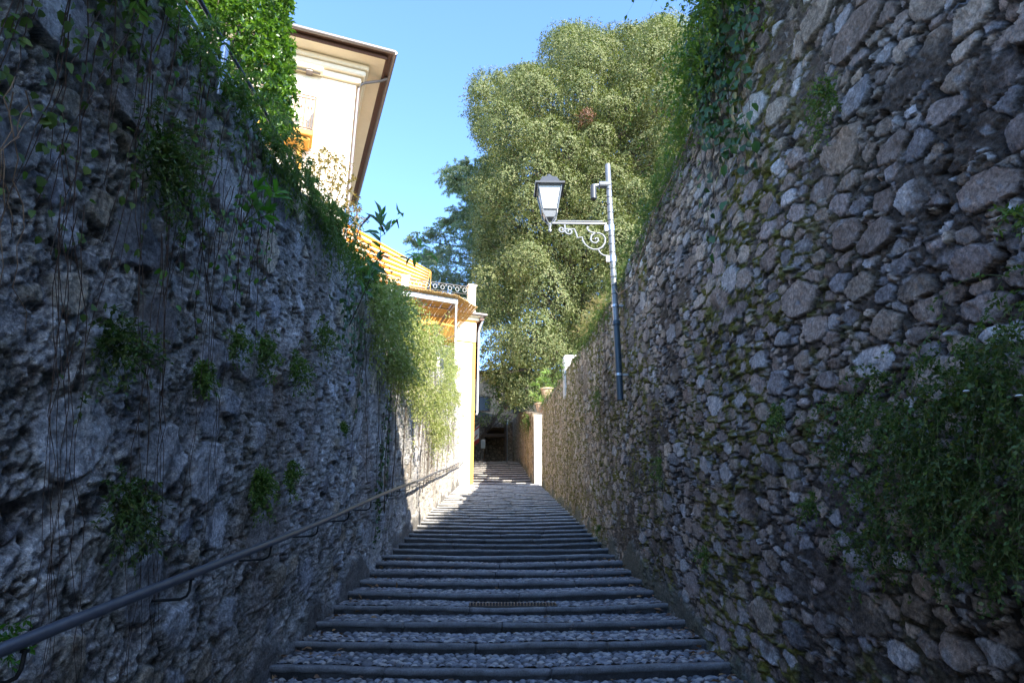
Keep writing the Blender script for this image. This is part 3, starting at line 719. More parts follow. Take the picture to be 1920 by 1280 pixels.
b = MB(); b.box(ox0 + .15, ox0 + .72, .385, .398, oz0 + .15, oz1 - .2); b.box(ox0 + .86, ox1 - .2, .385, .398, oz0 + .15, oz1 - .2); b.build('pane', M['dark'], w)
b = MB(); b.box(-9.1, .30, -.28, 9, hh, hh + .12, .02); b.box(-9.1, .15, -.12, 9, hh - .14, hh - .002, .02); b.build('cornice', M['white_render'], house)
b = MB(); b.tube([(-9, -.36, hh + .10), (.38, -.36, hh + .10), (.38, 9, hh + .10)], .07, 10); b.build('gutter', M['gutter'], house, True)
b = MB(); b.box(.13, .30, -.25, 9, hh - .16, hh - .003); b.build('side_eaves', M['brown_wood'], house)
b = MB(); _, pz = floc(896, 778, house); b.tube([(.30, -.2, hh - .05), (.16, -.08, hh - .5), (.12, -.06, hh - .7), (.12, -.06, pz + .1), (.06, -.1, pz)], .045, 8); b.build('downpipe', M['iron_white'], house, True)
sx, sz = floc(865, 775, house); b = MB(); b.add([(sx, -.003, sz + .35), (sx + .16, -.003, sz - .15), (sx, -.003, sz - .2), (sx + .08, -.14, sz - .12)], [(0, 1, 3), (1, 2, 3), (2, 0, 3), (0, 2, 1)]); b.build('spout', M['terracotta'], house)
def tl(x, y, z):
    dx, dy = x - house.location[0], y - house.location[1]; return (dx * cos(FR) + dy * sin(FR), -dx * sin(FR) + dy * cos(FR), z - 3.2)
def prism(b, q, z0, z1): b.add([tl(x, y, z0) for x, y in q] + [tl(x, y, z1) for x, y in q], [(3, 2, 1, 0), (4, 5, 6, 7), (0, 1, 5, 4), (1, 2, 6, 5), (2, 3, 7, 6), (3, 0, 4, 7)])
zt_ = 3.2 + hh - .17
b = MB(); prism(b, [(-1.50, 28.1), (-1.72, 39.5), (-4, 39.5), (-4, 28.1)], 3.5, zt_ - .03); b.build('rear_wall', M['tan_render'], house)
b = MB(); prism(b, [(-1.0, 27.75), (-1.40, 38.4), (-2.2, 38.4), (-2.2, 27.95)], zt_ - .025, zt_ + .10); prism(b, [(-.99, 27.74), (-1.39, 38.4), (-1.45, 38.4), (-1.05, 27.76)], zt_ - .20, zt_ - .028); b.build('rear_eaves', M['brown_wood'], house)
# terrace piers and wrought iron railing
tz = hh + .12
def pier(px, name='pier'):
    x, _ = floc(px, 560, house); b = MB(); b.box(x - .17, x + .17, -.05, .29, tz + .002, tz + 1.46, .01); b.box(x - .22, x + .22, -.10, .34, tz + 1.462, tz + 1.56, .015)
    b.build(name, M['white_render'], house); return x
xb_ = pier(885); xa_ = pier(758)
_, rt = floc(840, 541, house); rt = tz + 1.46
tb = tz + .34
for (u0, u1) in ((xa_ + .17, xb_ - .17), (xa_ - 4.2, xa_ - .17)):
    b = MB(); n = max(2, int(round((u1 - u0) / .36))); st = (u1 - u0) / n
    b.tube([(u0, .1, rt), (u1, .1, rt)], .022, 6); b.tube([(u0, .1, rt - .38), (u1, .1, rt - .38)], .015, 6); b.tube([(u0, .1, tb + .08), (u1, .1, tb + .08)], .018, 6)
    for q in range(n + 1): b.tube([(u0 + st * q, .1, tb + .05), (u0 + st * q, .1, tb + .08 + .22)], .013, 5); b.tube([(u0 + st * q, .1, tb + .28), (u0 + st * q + .04, .1, tb + .22), (u0 + st * q - .04, .1, tb + .22), (u0 + st * q, .1, tb + .3)], .01, 4)
    b.build('terrace_railing', M['iron_dark'], house)
    b = MB()
    for q in range(n):
        c_ = u0 + st * (q + .5); r_ = .085; zc = rt - .19
        b.tube([(c_ + r_ * cos(a * pi / 8), .1, zc + r_ * 1.2 * sin(a * pi / 8)) for a in range(17)], .013, 6, cap=False)
        r_ = .11; zc = tb + .08; b.tube([(c_ - r_, .1, zc + .02)] + [(c_ + r_ * cos(pi - a * pi / 10), .1, zc + .32 + r_ * 1.2 * sin(a * pi / 10)) for a in range(11)] + [(c_ + r_, .1, zc + .02)], .013, 6)
        b.tube([(c_ - st / 2, .1, rt - .03), (c_ - st / 2 - .04, .1, rt - .12), (c_ - st / 2 + .04, .1, rt - .12), (c_ - st / 2, .1, rt - .03)], .012, 4)
    b.build('rail_ring', M['iron_white'], house)
# striped awning over the terrace
A_, B_, C_, D2 = wp(636, 412, Y=23.5), wp(806, 508, Y=29.6), wp(792, 556, Y=29.6), wp(636, 560, Y=23.5)
ang = math.atan2(B_[1] - A_[1], B_[0] - A_[0])
aw = empty('striped_awning', tuple(A_), label='sun awning striped orange yellow and white above the roof terrace', cat='awning')
ns_ = 20
for key, nm in (('awn_y', 'yellow_stripes'), ('awn_w', 'white_stripes')):
    V = []; F = []
    for k in range(ns_):
        if (k % 2 == 0) != (key == 'awn_y'): continue
        t0, t1 = k / ns_, (k + 1) / ns_
        for t, sgn in ((t0, 0), ((t0 + t1) / 2, 1), (t1, 0)):
            for s_ in np.linspace(0, 1, 9):
                l = A_ + (D2 - A_) * t; r_ = B_ + (C_ - B_) * t; P = l + (r_ - l) * s_ - A_
                P = P + np.array([.4, -.9, -.1]) * (.05 * sgn + .10 * sin(pi * t)); V.append(P)
        b0 = len(V) - 27
        for a in range(2):
            for c_ in range(8): F.append((b0 + a * 9 + c_, b0 + a * 9 + c_ + 1, b0 + (a + 1) * 9 + c_ + 1, b0 + (a + 1) * 9 + c_))
    o = mesh_np(nm, V, [np.array(F)], M[key], aw); sm_ = o.modifiers.new('thick', 'SOLIDIFY'); sm_.thickness = .01
b = MB(); b.tube([B_ - A_, C_ - A_ + [0, 0, -.2]], .05, 8); b.tube([B_ - A_ + [.05, .08, 0], np.array([B_[0], B_[1], 12.6]) - A_ + [.05, .08, 0]], .015, 8)
b.tube([A_ - A_ , B_ - A_], .03, 8); b.tube([np.array([0, 0, 0.]), np.array([0, 0, -5.])], .035, 8); b.build('frame', M['ochre'], aw)

# reed pergola
G0, G1 = wp(735, 548, Y=23.6), wp(858, 564, Y=24.75)
pg = empty('reed_pergola', (G1[0], G1[1], G1[2] - 2.9), math.atan2(G1[1] - G0[1], G1[0] - G0[0]), label='white steel pergola roofed with golden reed matting in front of the house', cat='pergola')
ln = sqrt((G1[0] - G0[0]) ** 2 + (G1[1] - G0[1]) ** 2) + 1.2; dz_ = 0
b = MB(); b.box(-ln, 0, -.05, .05, 2.74, 2.96, .006); b.build('front_beam', M['iron_white'], pg)
b = MB(); b.box(-.09, -.02, -.03, .05, -2.5, 2.738, .004); b.build('post', M['iron_white'], pg)
b = MB()
for x_ in (-.045, -1.5, -3.0): b.add([(x_ - .04, .05, 2.78), (x_ + .04, .05, 2.78), (x_ + .04, .05, 2.90), (x_ - .04, .05, 2.90), (x_ - .04, 2.3, 2.48), (x_ + .04, 2.3, 2.48), (x_ + .04, 2.3, 2.60), (x_ - .04, 2.3, 2.60)], [(0, 1, 2, 3), (4, 7, 6, 5), (0, 4, 5, 1), (3, 2, 6, 7), (0, 3, 7, 4), (1, 5, 6, 2)])
for y_ in (.8, 1.6): b.box(-ln, -.1, y_ - .02, y_ + .02, 2.86 - y_ * .13, 2.90 - y_ * .13)
b.build('rafters', M['gutter'], pg)
rd = MB(); rr = random.Random(4); k = -ln + .1
while k < .95:
    e0 = -.22 - rr.random() * .10 if k < .0 else .1 * k; y1_ = 2.25 if k < .1 else 2.25
    if k > 0: e0 = -.2 + k * .25
    z_a = 3.0 - e0 * .13 + rr.uniform(-.012, .02); z_b = 2.66 + rr.uniform(-.01, .01) - max(0, k) * .1
    rd.tube([(k, e0, z_a - max(0, k) * .25), (k + rr.uniform(-.02, .02), y1_, z_b)], .013, 4); k += .0165
rd.build('reed_matting', M['reed'], pg)
b = MB(); b.tube([(.0, .0, 2.8), (.62, 2.0, 2.2)], .03, 6); b.build('brace', M['reed'], pg)

# ------------------------------------------------------------------ end pillar, far wall with passage, old house
pil = MB(); pil.box(1.57, 2.3, 27.70, 28.10, 3.6, 6.95, .015); tag(pil.build('gate_pillar', M['white_render']), 'bright white rendered pillar ending the right wall', 'pillar')
fw = empty('far_wall', (0, 41.7, 6.0), label='stone wall at the stair top with a dark covered passage', cat='wall')
def rubble_panel(name, x0, x1, z0, z1, y, parent, seed, tone=1):
    nx, nz = int((x1 - x0) / .05) + 2, int((z1 - z0) / .05) + 2; X, Z = np.meshgrid(np.linspace(x0, x1, nx), np.linspace(z0, z1, nz), indexing='ij')
    P = darts((x0 - .5, x1 + .5), (z0 * 1.3 - .5, z1 * 1.3 + .5), (.16, .11, .07), (400, 1500, 4000), seed); i1, e = power(X.ravel(), Z.ravel() * 1.3, P, .34)
    e = e.reshape(X.shape); s = ss(.01, .04, e); rg = np.random.default_rng(seed); br_ = rg.uniform(.6, 1.3, len(P))[i1].reshape(X.shape)
    c = np.array([.38, .31, .24]) * br_[..., None] * s[..., None] + np.array([.11, .095, .08]) * (1 - s)[..., None]
    Yv = y - .05 * s * br_; idx = np.arange(X.size).reshape(X.shape); F = np.stack([idx[:-1, :-1].ravel(), idx[1:, :-1].ravel(), idx[1:, 1:].ravel(), idx[:-1, 1:].ravel()], 1)
    return mesh_np(name, np.stack([X, Yv, Z], -1).reshape(-1, 3), [F], M['wall'], parent, col=c.reshape(-1, 3) * tone)
rubble_panel('masonry', -4.5, -1.0, -.1, 3.6, 0, fw, 3); rubble_panel('masonry', .5, 2.6, -.1, 3.6, 0, fw, 4); rubble_panel('masonry', -1.0, .5, 2.75, 3.6, 0, fw, 5)
b = MB(); b.box(-4.5, -1.0, .02, .5, -.1, 3.6); b.box(.5, 2.6, .02, .5, -.1, 3.6); b.box(-.999, .499, .02, .5, 2.75, 3.6); b.build('core', M['tan_render'], fw)
rubble_panel('passage_back', -1.0, .5, -.1, 2.75, 2.6, fw, 6, .8)
b = MB(); b.box(-1.2, -1.002, .5, 2.7, -.1, 2.9); b.box(.502, .7, .5, 2.7, -.1, 2.9); b.box(-1.2, .7, .5, 2.7, 2.76, 2.95); b.box(-1.2, .7, 2.68, 2.8, -.1, 2.9); b.build('passage_lining', M['tan_render'], fw)
b = MB(); b.box(-.98, .48, .1, .35, 2.1, 2.35, .02); b.build('lintel', M['old_wood'], fw)
b = MB(); b.box(.36, .47, -.08, .05, -.1, 3.2, .01); b.build('door_post', M['old_wood'], fw)
b = MB(); b.tube([(.55, -.1, -.1), (.55, -.1, 3.2)], .05, 8); b.build('drainpipe', M['galv'], fw, True)
b = MB()
for q in (0, .12): b.add([(-1.25, -.5 - q, 1.9 + q), (-1.15, -.5 - q, 1.85 + q), (.45, -.3 - q, 4.1 + q), (.35, -.3 - q, 4.18 + q), (-1.25, -.38 - q, 1.9 + q), (-1.15, -.38 - q, 1.85 + q), (.45, -.18 - q, 4.1 + q), (.35, -.18 - q, 4.18 + q)], [(0, 1, 2, 3), (4, 7, 6, 5), (0, 4, 5, 1), (1, 5, 6, 2), (2, 6, 7, 3), (3, 7, 4, 0)])
b.build('canopy_beams', M['old_wood'], fw)
oh = empty('old_house', (-.5, 46, 6), label='shaded tan house with a small dark window behind the stair top', cat='house')
b = MB(); b.box(-8, 8, 0, 6, 0, 7.6, .02); b.build('wall', M['tan_render'], oh)
b = MB(); b.box(-8.3, 8.3, -.5, 6.5, 7.602, 7.75, .02); b.build('roof', M['old_wood'], oh)
q = wp(908, 757, Y=46); b = MB(); b.box(q[0] + .5 - .45, q[0] + .5 + .45, -.05, -.003, q[2] - 6 - .6, q[2] - 6 + .6, .01); wdw = b.build('window', M['old_wood'], oh)
b = MB(); b.box(q[0] + .5 - .36, q[0] + .5 + .36, -.06, -.052, q[2] - 6 - .5, q[2] - 6 + .5); b.build('pane', M['dark'], wdw)
bn = empty('banner', (-1.48, 38.9, 7.0), radians(38), label='faded red and white banner hanging low at the stair top', cat='banner')
b = MB(); b.add([(-.28, 0, 0), (.28, 0, .35), (.28, 0, 1.45), (-.28, 0, 1.0), (-.28, .02, 0), (.28, .02, .35), (.28, .02, 1.45), (-.28, .02, 1.0)], [(0, 1, 2, 3), (7, 6, 5, 4), (0, 4, 5, 1), (1, 5, 6, 2), (2, 6, 7, 3), (3, 7, 4, 0)]); b.build('cloth', M['paper'], bn)
b = MB(); b.add([(-.28, -.006, 0), (.28, -.006, .35), (.28, -.006, .62), (-.28, -.006, .26)], [(0, 1, 2, 3)]); b.add([(-.28, -.006, .86), (.28, -.006, 1.3), (.28, -.006, 1.42), (-.28, -.006, .98)], [(0, 1, 2, 3)])
b.add([(-.2, -.006, .38), (.15, -.006, .78), (.15, -.006, .88), (-.2, -.006, .48)], [(0, 1, 2, 3)]); b.build('red_print', M['red'], bn)
b = MB(); q = wp(906, 832, Y=41.6); b.box(q[0] - .16, q[0] + .14, 41.57, 41.60, q[2] - .3, q[2] + .3, .004); tag(b.build('notice', M['paper']), 'blank white notice beside the red banner', 'notice')
gp = MB(); gp.tube([(-1.62, 38.3, 6.1), (-1.66, 38.3, 7.6)], .05, 8); tag(gp.build('post', M['white_render']), 'pale slim post at the left of the top step', 'post')

# pots and block on the right wall
def pot(px, py, R, name, label):
    P = wp(px, py, Y=26.0); o = empty(name, tuple(P), label=label, cat='flower pot', group='terracotta pots on the right wall end')
    b = MB(); b.lathe((0, 0, 0), [(R * .55, 0), (R * .62, .02), (R * .95, R * 1.3), (R * 1.1, R * 1.32), (R * 1.1, R * 1.5), (R * .95, R * 1.52), (R * .9, R * 1.4)], 20); b.build('bowl', M['terracotta'], o, True); return P
P1 = pot(1026, 748, .30, 'flower_pot', 'wide pale terracotta pot on the wall end, upper of the two')
P2 = pot(1014, 772, .24, 'flower_pot', 'small pale terracotta pot on the pillar, lower of the two')
def rosettes(label, pts, seed, L, name='spiky_plant', lm='grass', n=34, W=.03):
    p = Plant(seed); r = p.r
    for (x, y, z) in pts:
        d = sphere_dirs(n, r); d[:, 2] = np.abs(d[:, 2]) * .9; O = np.tile([x, y, z], (n, 1)) + r.normal(size=(n, 3)) * .02
        p.leaf(O, d, L * r.uniform(.7, 1.1, n), W, curl=.2)
        p.stem(np.array([[(x, y, z - .5 + .1 * k) for k in range(6)]]), .015, .01)
    return p.build(name, label, 'plant', M[lm], M['gstem'], loc=pts[0])
M['spiky'] = leafmat('pale_spiky_leaf', [(.28, .38, .14), (.20, .30, .09), (.38, .42, .20)], .4, .5)
rosettes('spiky pale green plant spilling from the lower terracotta pot', [tuple(wp(a, b_, Y=26) + [0, 0, 0]) for a, b_ in ((1006, 722), (1014, 735), (1003, 742), (1010, 752), (1018, 712))], 31, .36, lm='spiky')
rosettes('spiky green plant with red tips in the upper terracotta pot', [tuple(wp(a, b_, Y=26)) for a, b_ in ((1030, 726), (1022, 716), (1026, 700), (1038, 733))], 32, .34, lm='spiky')
BK = wp(1064, 696, X=1.88)
bk = MB(); bk.box(1.77, 2.25, BK[1] - .2, BK[1] + .25, BK[2] - .75, BK[2] + .42, .03); tag(bk.build('stone_block', M['stone_block']), 'sunlit whitish stone block standing on the right wall top', 'stone block')

# ------------------------------------------------------------------ handrail
ry0 = -1.0
E1 = wp(870, 857, X=-1.52); yend = float(E1[1]); pts = [( -1.52, y, .14 * y + .985 + .012 * sin(y * .9)) for y in np.arange(ry0, yend, .5)]
hr = empty('handrail', (-1.52, 2.2, .3), label='long grey steel handrail fixed along the left wall', cat='handrail')
b = MB(); b.tube([np.array(p_) - (-1.52, 2.2, .3) for p_ in pts] + [np.array([-1.52, yend, .14 * yend + .985]) - (-1.52, 2.2, .3), np.array([-1.55, yend + .05, .14 * yend + .96]) - (-1.52, 2.2, .3), np.array([-1.66, yend + .08, .14 * yend + .93]) - (-1.52, 2.2, .3)], .0225, 14)
b.build('rail', M['rail'], hr, True)
for y in np.arange(1.15, yend, 1.08):
    z = .14 * y + .985; b = MB(); b.tube([np.array(q) - (-1.52, 2.2, .3) for q in ((-1.52, y, z - .02), (-1.52, y, z - .075), (-1.53, y, z - .10), (-1.56, y, z - .115), (-1.76, y, z - .125))], .007, 8)
    b.lathe(np.array((-1.52, y, z - .028)) - (-1.52, 2.2, .3), [(.014, 0), (.014, .01)], 8); b.build('bracket', M['strap'], hr, True)

# ------------------------------------------------------------------ street lamp and camera
LX, LY = 1.70, 8.5
zb, zt = float(wp(1163, 750, Y=LY)[2]), float(wp(1138, 308, Y=LY)[2])
lamp = empty('street_lamp', (LX, LY, zb), label='old grey lantern on a scrolled bracket and pole strapped to the right wall', cat='street lamp')
hp = zt - zb; zs = float(wp(1155, 606, Y=LY)[2]) - zb
b = MB(); b.lathe((0, 0, 0), [(.048, 0), (.048, zs - .02)], 16); b.build('lower_pipe', M['pole_dark'], lamp, True)
b = MB(); b.lathe((0, 0, zs - .03), [(.062, 0), (.062, .05), (.05, .07)], 16); b.lathe((.03, .02, 0), [(.012, .02), (.012, .9)], 8); b.build('collar', M['pole_dark'], lamp, True)
b = MB(); b.lathe((0, 0, zs - .005), [(.045, 0), (.045, 1.2), (.042, hp - zs - .02), (.036, hp - zs)], 16); b.build('pole', M['pole'], lamp, True)
b = MB()
for k in range(14):
    zz = zs + .45 + k * .135; b.lathe((0, 0, zz), [(.047, 0), (.047, .01)], 16)
b.build('strap', M['strap'], lamp)
b = MB()
for zz in (.35, zs + .25): b = MB(); b.box(-.01, .16, -.02, .02, zz, zz + .035, .004); b.lathe((0, 0, zz), [(.055, 0), (.055, .035)], 14); b.build('wall_clamp', M['galv'], lamp)
# lamp bracket in the local x-z plane, drawn to the left of the pole
k_ = lambda px, py: (float(wp(px, py, Y=LY)[0]) - LX, 0, float(wp(px, py, Y=LY)[2]) - zb)
za = k_(1100, 421)[2]; zarm = za
b = MB(); b.box(k_(1033, 420)[0], -.06, -.013, .013, zarm - .0, zarm + .035, .004); b.box(k_(1033, 420)[0] + .1, -.12, -.010, .010, zarm + .048, zarm + .064, .003)
b.build('bracket_arm', M['lamp_paint'], lamp)
def spiral(cx, cz, r0, r1, a0, turns, n=26): return [(cx + (r0 + (r1 - r0) * i / n) * cos(a0 + turns * 2 * pi * i / n), 0, cz + (r0 + (r1 - r0) * i / n) * sin(a0 + turns * 2 * pi * i / n)) for i in range(n + 1)]
S = 1 / 7.11
def kk(cx, cy): return k_(980 + cx * S, 320 + cy * S)
sc1 = MB()
def sweep(P, r=.015): sc1.tube([(p[0], p[1], p[2]) for p in P], r, 6)
def unit(cx, cy): return kk(cx, cy)
px2m = abs(kk(100, 700)[0] - kk(0, 700)[0]) / 100
def sp(cx, cy, r0, r1, a0, t, n=26):
    c = kk(cx, cy); return [(c[0] + (r0 + (r1 - r0) * i / n) * px2m * cos(a0 + t * 2 * pi * i / n), 0, c[2] + (r0 + (r1 - r0) * i / n) * px2m * sin(a0 + t * 2 * pi * i / n)) for i in range(n + 1)]
sweep(sp(520, 785, 12, 45, -1.2, 1.15) + [kk(560, 722)])
sweep(sp(620, 810, 10, 55, -2.6, -1.2) + [kk(690, 780), kk(715, 840), kk(730, 895), kk(795, 890), kk(800, 930), kk(830, 980), kk(880, 1025), kk(940, 1050), kk(1000, 1050), kk(1060, 1020), kk(1098, 960), kk(1100, 900), kk(1070, 855), kk(1020, 832), kk(960, 835), kk(915, 870), kk(905, 920), kk(930, 955), kk(975, 965), kk(1010, 935), kk(1000, 900), kk(970, 900), kk(965, 920)])
sweep([kk(880, 765), kk(862, 750), kk(858, 775), kk(880, 805), kk(920, 822), kk(990, 835)])
sweep([kk(1010, 1060), kk(1040, 1105), kk(1080, 1130), kk(1150, 1140)])
sc1.build('scroll', M['lamp_paint'], lamp, True)
b = MB()
for cy in (770, 1180):
    b = MB(); q = kk(1175, cy); b.lathe((0, 0, q[2] - .05), [(.053, 0), (.053, .10)], 16); b.box(-.10, -.045, -.02, .02, q[2] - .05, q[2] + .05, .004)
    b.build('clamp', M['galv'], lamp)
# lantern
lx = kk(362, 700)[0]; z_bot = kk(362, 800)[2]; z0_ = kk(362, 645)[2]; z1_ = kk(362, 555)[2]; z2_ = kk(362, 250)[2] - .02; 
z3_ = kk(362, 215)[2]; z4_ = kk(362, 130)[2]
lan = bpy.data.objects.new('lantern', None); COL.objects.link(lan); lan.parent = lamp; lan.location = (lx, 0, 0)
def frust(b, h0, z0, h1, z1): b.add([(-h0, -h0, z0), (h0, -h0, z0), (h0, h0, z0), (-h0, h0, z0), (-h1, -h1, z1), (h1, -h1, z1), (h1, h1, z1), (-h1, h1, z1)], [(3, 2, 1, 0), (4, 5, 6, 7), (0, 1, 5, 4), (1, 2, 6, 5), (2, 3, 7, 6), (3, 0, 4, 7)])
ht, hb, hr_, hq = .178, .112, .225, .112
g = MB(); frust(g, hb - .012, z1_ + .01, ht - .012, z2_); g.build('glass_pane', M['glass'], lan)
b = MB()
for sx_ in (-1, 1):
    for sy_ in (-1, 1): b.tube([(sx_ * hb, sy_ * hb, z1_), (sx_ * ht, sy_ * ht, z2_ + .01)], .012, 4)
for (hh_, zz, r_) in ((hb, z1_, .013), (ht, z2_ + .005, .016)): b.tube([(-hh_, -hh_, zz), (hh_, -hh_, zz), (hh_, hh_, zz), (-hh_, hh_, zz), (-hh_, -hh_, zz)], r_, 4)
frust(b, hb * .68, z0_, hb * .92, z1_ - .01)
for a in range(4):
    c_, s_ = cos(a * pi / 2 + pi / 4), sin(a * pi / 2 + pi / 4)
    b.tube([(c_ * .02, s_ * .02, z_bot + .10), (c_ * .10, s_ * .10, z0_ + .0), (c_ * .15, s_ * .15, z0_ + .05), (c_ * .16, s_ * .16, z1_ + .02)], .009, 6)
b.lathe((0, 0, z_bot - .03), [(.008, 0), (.026, .02), (.026, .045), (.014, .06), (.02, .10), (.03, .13), (.02, .16)], 12)
b.build('lantern_frame', M['lamp_paint'], lan)
M['lamp_roof'] = mat('dark_lantern_roof', (.08, .085, .09), .4, var=.12, vscale=10, metal=.3)
b = MB(); frust(b, hr_, z2_ + .004, hr_ + .004, z2_ + .034); frust(b, .172, z2_ + .036, hq, z4_); b.lathe((0, 0, z4_), [(.09, .002), (.07, .05), (.035, .075), (.03, .095), (.0, .10)], 14)
b.build('lantern_roof', M['lamp_roof'], lan)
# camera on the pole
q = kk(1080, 190); scm = empty('security_camera', (LX + q[0], LY, zb + q[2]), label='small grey security camera mounted near the top of the lamp pole', cat='camera')
b = MB(); b.tube([(-.07, 0, 0), (.10, 0, 0)], .055, 14); b.build('junction_box', M['pole'], scm, True)
b = MB(); b.tube([(-.07, 0, -.01), (-.18, -.02, -.03)], .028, 10); b.build('arm', M['galv'], scm, True)
b = MB(); b.tube([(-.17, -.03, -.04), (-.18, -.06, -.29)], .045, 12); b.build('body', M['lamp_roof'], scm, True)

# ------------------------------------------------------------------ pipes on the left wall top
def pipe(name, label, pts, r, m, cat='pipe'):
    P0 = np.array(pts[0], float); b = MB(); b.tube([np.array(q) - P0 for q in pts], r, 10); o = b.build(name, M[m], None, True); o.location = P0; tag(o, label, cat); return o
pipe('water_pipe', 'pale galvanised pipe running down along the left wall top', [wp(300, -60, X=-1.74), wp(335, 0, X=-1.74), wp(385, 80, X=-1.74), wp(430, 150, X=-1.74), wp(480, 225, X=-1.75)], .020, 'galv')
pl = empty('fence_post', tuple(wp(413, 155, X=-1.72)), label='short galvanised post standing on the left wall top', cat='post')
P = wp(424, 78, X=-1.72) - wp(413, 155, X=-1.72); b = MB(); b.tube([(0, 0, -.1), P], .024, 12); b.build('tube', M['galv'], pl, True)
b = MB()
for t_ in (.15, .5, .85): b.tube([P * t_, P * t_ + P * .03], .028, 12)
b.build('clip', M['strap'], pl)
pipe('top_rail', 'dark thin rail sloping behind the short post along the left wall', [wp(340, -60, X=-1.80), wp(420, 80, X=-1.80), wp(480, 180, X=-1.82), wp(560, 325, X=-1.84), wp(640, 425, X=-1.86)], .014, 'iron_dark', 'rail')
pipe('cable', 'thin pale cable hanging along the top of the right wall', [wp(1300, 240, X=1.72), wp(1262, 330, X=1.70), wp(1225, 400, X=1.69), wp(1205, 470, X=1.68), wp(1185, 535, X=1.68), wp(1160, 552, X=1.66), wp(1152, 540, X=1.66)], .006, 'iron_rust', 'cable')

# ------------------------------------------------------------------ vegetation
def tuft(label, px, py, X, R, n=40, nl=14, lL=.03, lW=.014, m='fern', droop=.5, name='wall_plant', cat='plant', seed=None, stem=.0018, spread=.8, group=None, sy=1, sz=1, dirz=.1, smat='gstem', detail=False):
    P = wp(px, py, X=X); p = Plant(seed or int(px * 7 + py)); s = 1 if X < 0 else -1
    d = sphere_dirs(n, p.r); d[:, 0] = np.abs(d[:, 0]) * s * .8 + .1 * s; d[:, 2] += dirz
    O = P + p.r.normal(size=(n, 3)) * np.array([.01, .25 * R * sy, .25 * R * sz])
    p.sprays(O, d, R * p.r.uniform(.5, 1.1, n), droop, nl, lL, lW, spread=spread, stem=stem, detail=detail)
    return p.build(name, label, cat, M[m], M[smat], group, loc=P)
# left wall crevice plants
LP = [
 ('dense mossy green tuft on the left wall just above the handrail', 482, 905, .17, 90, 16, 'fern'),
 ('smaller green tuft right of the dense tuft, beside the lit stone sliver', 540, 890, .14, 50, 14, 'fern'),
 ('dark leafy clump low on the left wall among the long dangling stems', 235, 940, .22, 80, 14, 'darkshrub'),
 ('bright little fern cushion in the middle of the left wall', 372, 703, .11, 50, 14, 'fern'),
 ('leafy green clump at the left edge beneath the dangling ivy', 215, 645, .20, 70, 12, 'darkshrub'),
 ('wide dark hanging shrub high on the left wall over a black hollow', 300, 290, .30, 130, 16, 'darkshrub'),
 ('soft fern tuft below the dark hollow on the left wall', 490, 655, .18, 60, 14, 'grass'),
 ('small green tuft left of the climber mass, high on the wall', 550, 690, .20, 60, 12, 'fern'),
 ('loose green tuft under the broad leaved seedling', 440, 640, .14, 40, 12, 'grass'),
 ('thin brownish weed in the middle of the grey wall', 600, 620, .22, 60, 12, 'grass'),
 ('tiny fern sprig low in a wall joint near the handrail', 640, 800, .10, 25, 10, 'fern'),
 ('little green tuft near the bottom left corner', 10, 1195, .09, 20, 8, 'broad'),
]
for lab, px_, py_, R_, n_, nl_, m_ in LP: tuft(lab, px_, py_, -1.66, R_, n_, nl_, .030, .014, m_, droop=.55, group='small plants growing in the left wall')
# hanging curtains of vegetation along the left wall top
def curtain(label, y0, y1, ztop, n, L, m, seed, name='hanging_plant', X=-1.68, s=1, lL=.035, lW=.014, nl=26, droop=.9, stem=.0015, dens=.15, outw=.35, zr=.12, cat='plant', spread=.7, Lr=(.3, 1.1)):
    p = Plant(seed); r = p.r; y = r.uniform(y0, y1, n); z = ztop(y) + r.uniform(-zr, zr, n)
    O = np.stack([np.full(n, X) + s * r.uniform(-.15, .06, n), y, z], 1)
    d = np.stack([s * r.uniform(.1, 1, n) * outw, r.uniform(-.5, .5, n), r.uniform(-.5, .3, n)], 1)
    Ls = L * r.uniform(*Lr, n) * (.5 + vn(y * 2.1, y * 0 + .5, seed))
    p.sprays(O, d, Ls, droop, nl, lL, lW, spread=spread, stem=stem, wob=.04, m=8)
    return p.build(name, label, cat, M[m], M['gstem'], loc=(X, (y0 + y1) / 2, float(ztop(np.array((y0 + y1) / 2)))))
lt = lambda y: zl(y) + HL(y)
curtain('tangled leafy growth spilling over the left wall at the picture corner', 1.2, 2.5, lt, 110, .40, 'fern', 201, lL=.05, lW=.028, nl=20)
curtain('green trailing growth over the left wall around the galvanised post', 2.5, 4.0, lt, 75, .26, 'grass', 202, lL=.05, lW=.016)
curtain('long grassy beard hanging from the left wall under the villa', 3.9, 5.6, lt, 170, .34, 'grass', 203, lL=.055, lW=.010, nl=34, spread=.35)
curtain('shrubby green fringe on the left wall between the beard and the branch', 5.4, 7.4, lt, 130, .30, 'fern', 204, lL=.045, lW=.018, nl=26)
curtain('soft pale hanging herbs beside the jutting branch on the left wall', 7.0, 9.3, lt, 100, .36, 'fern', 205, lL=.05, lW=.02, nl=26)
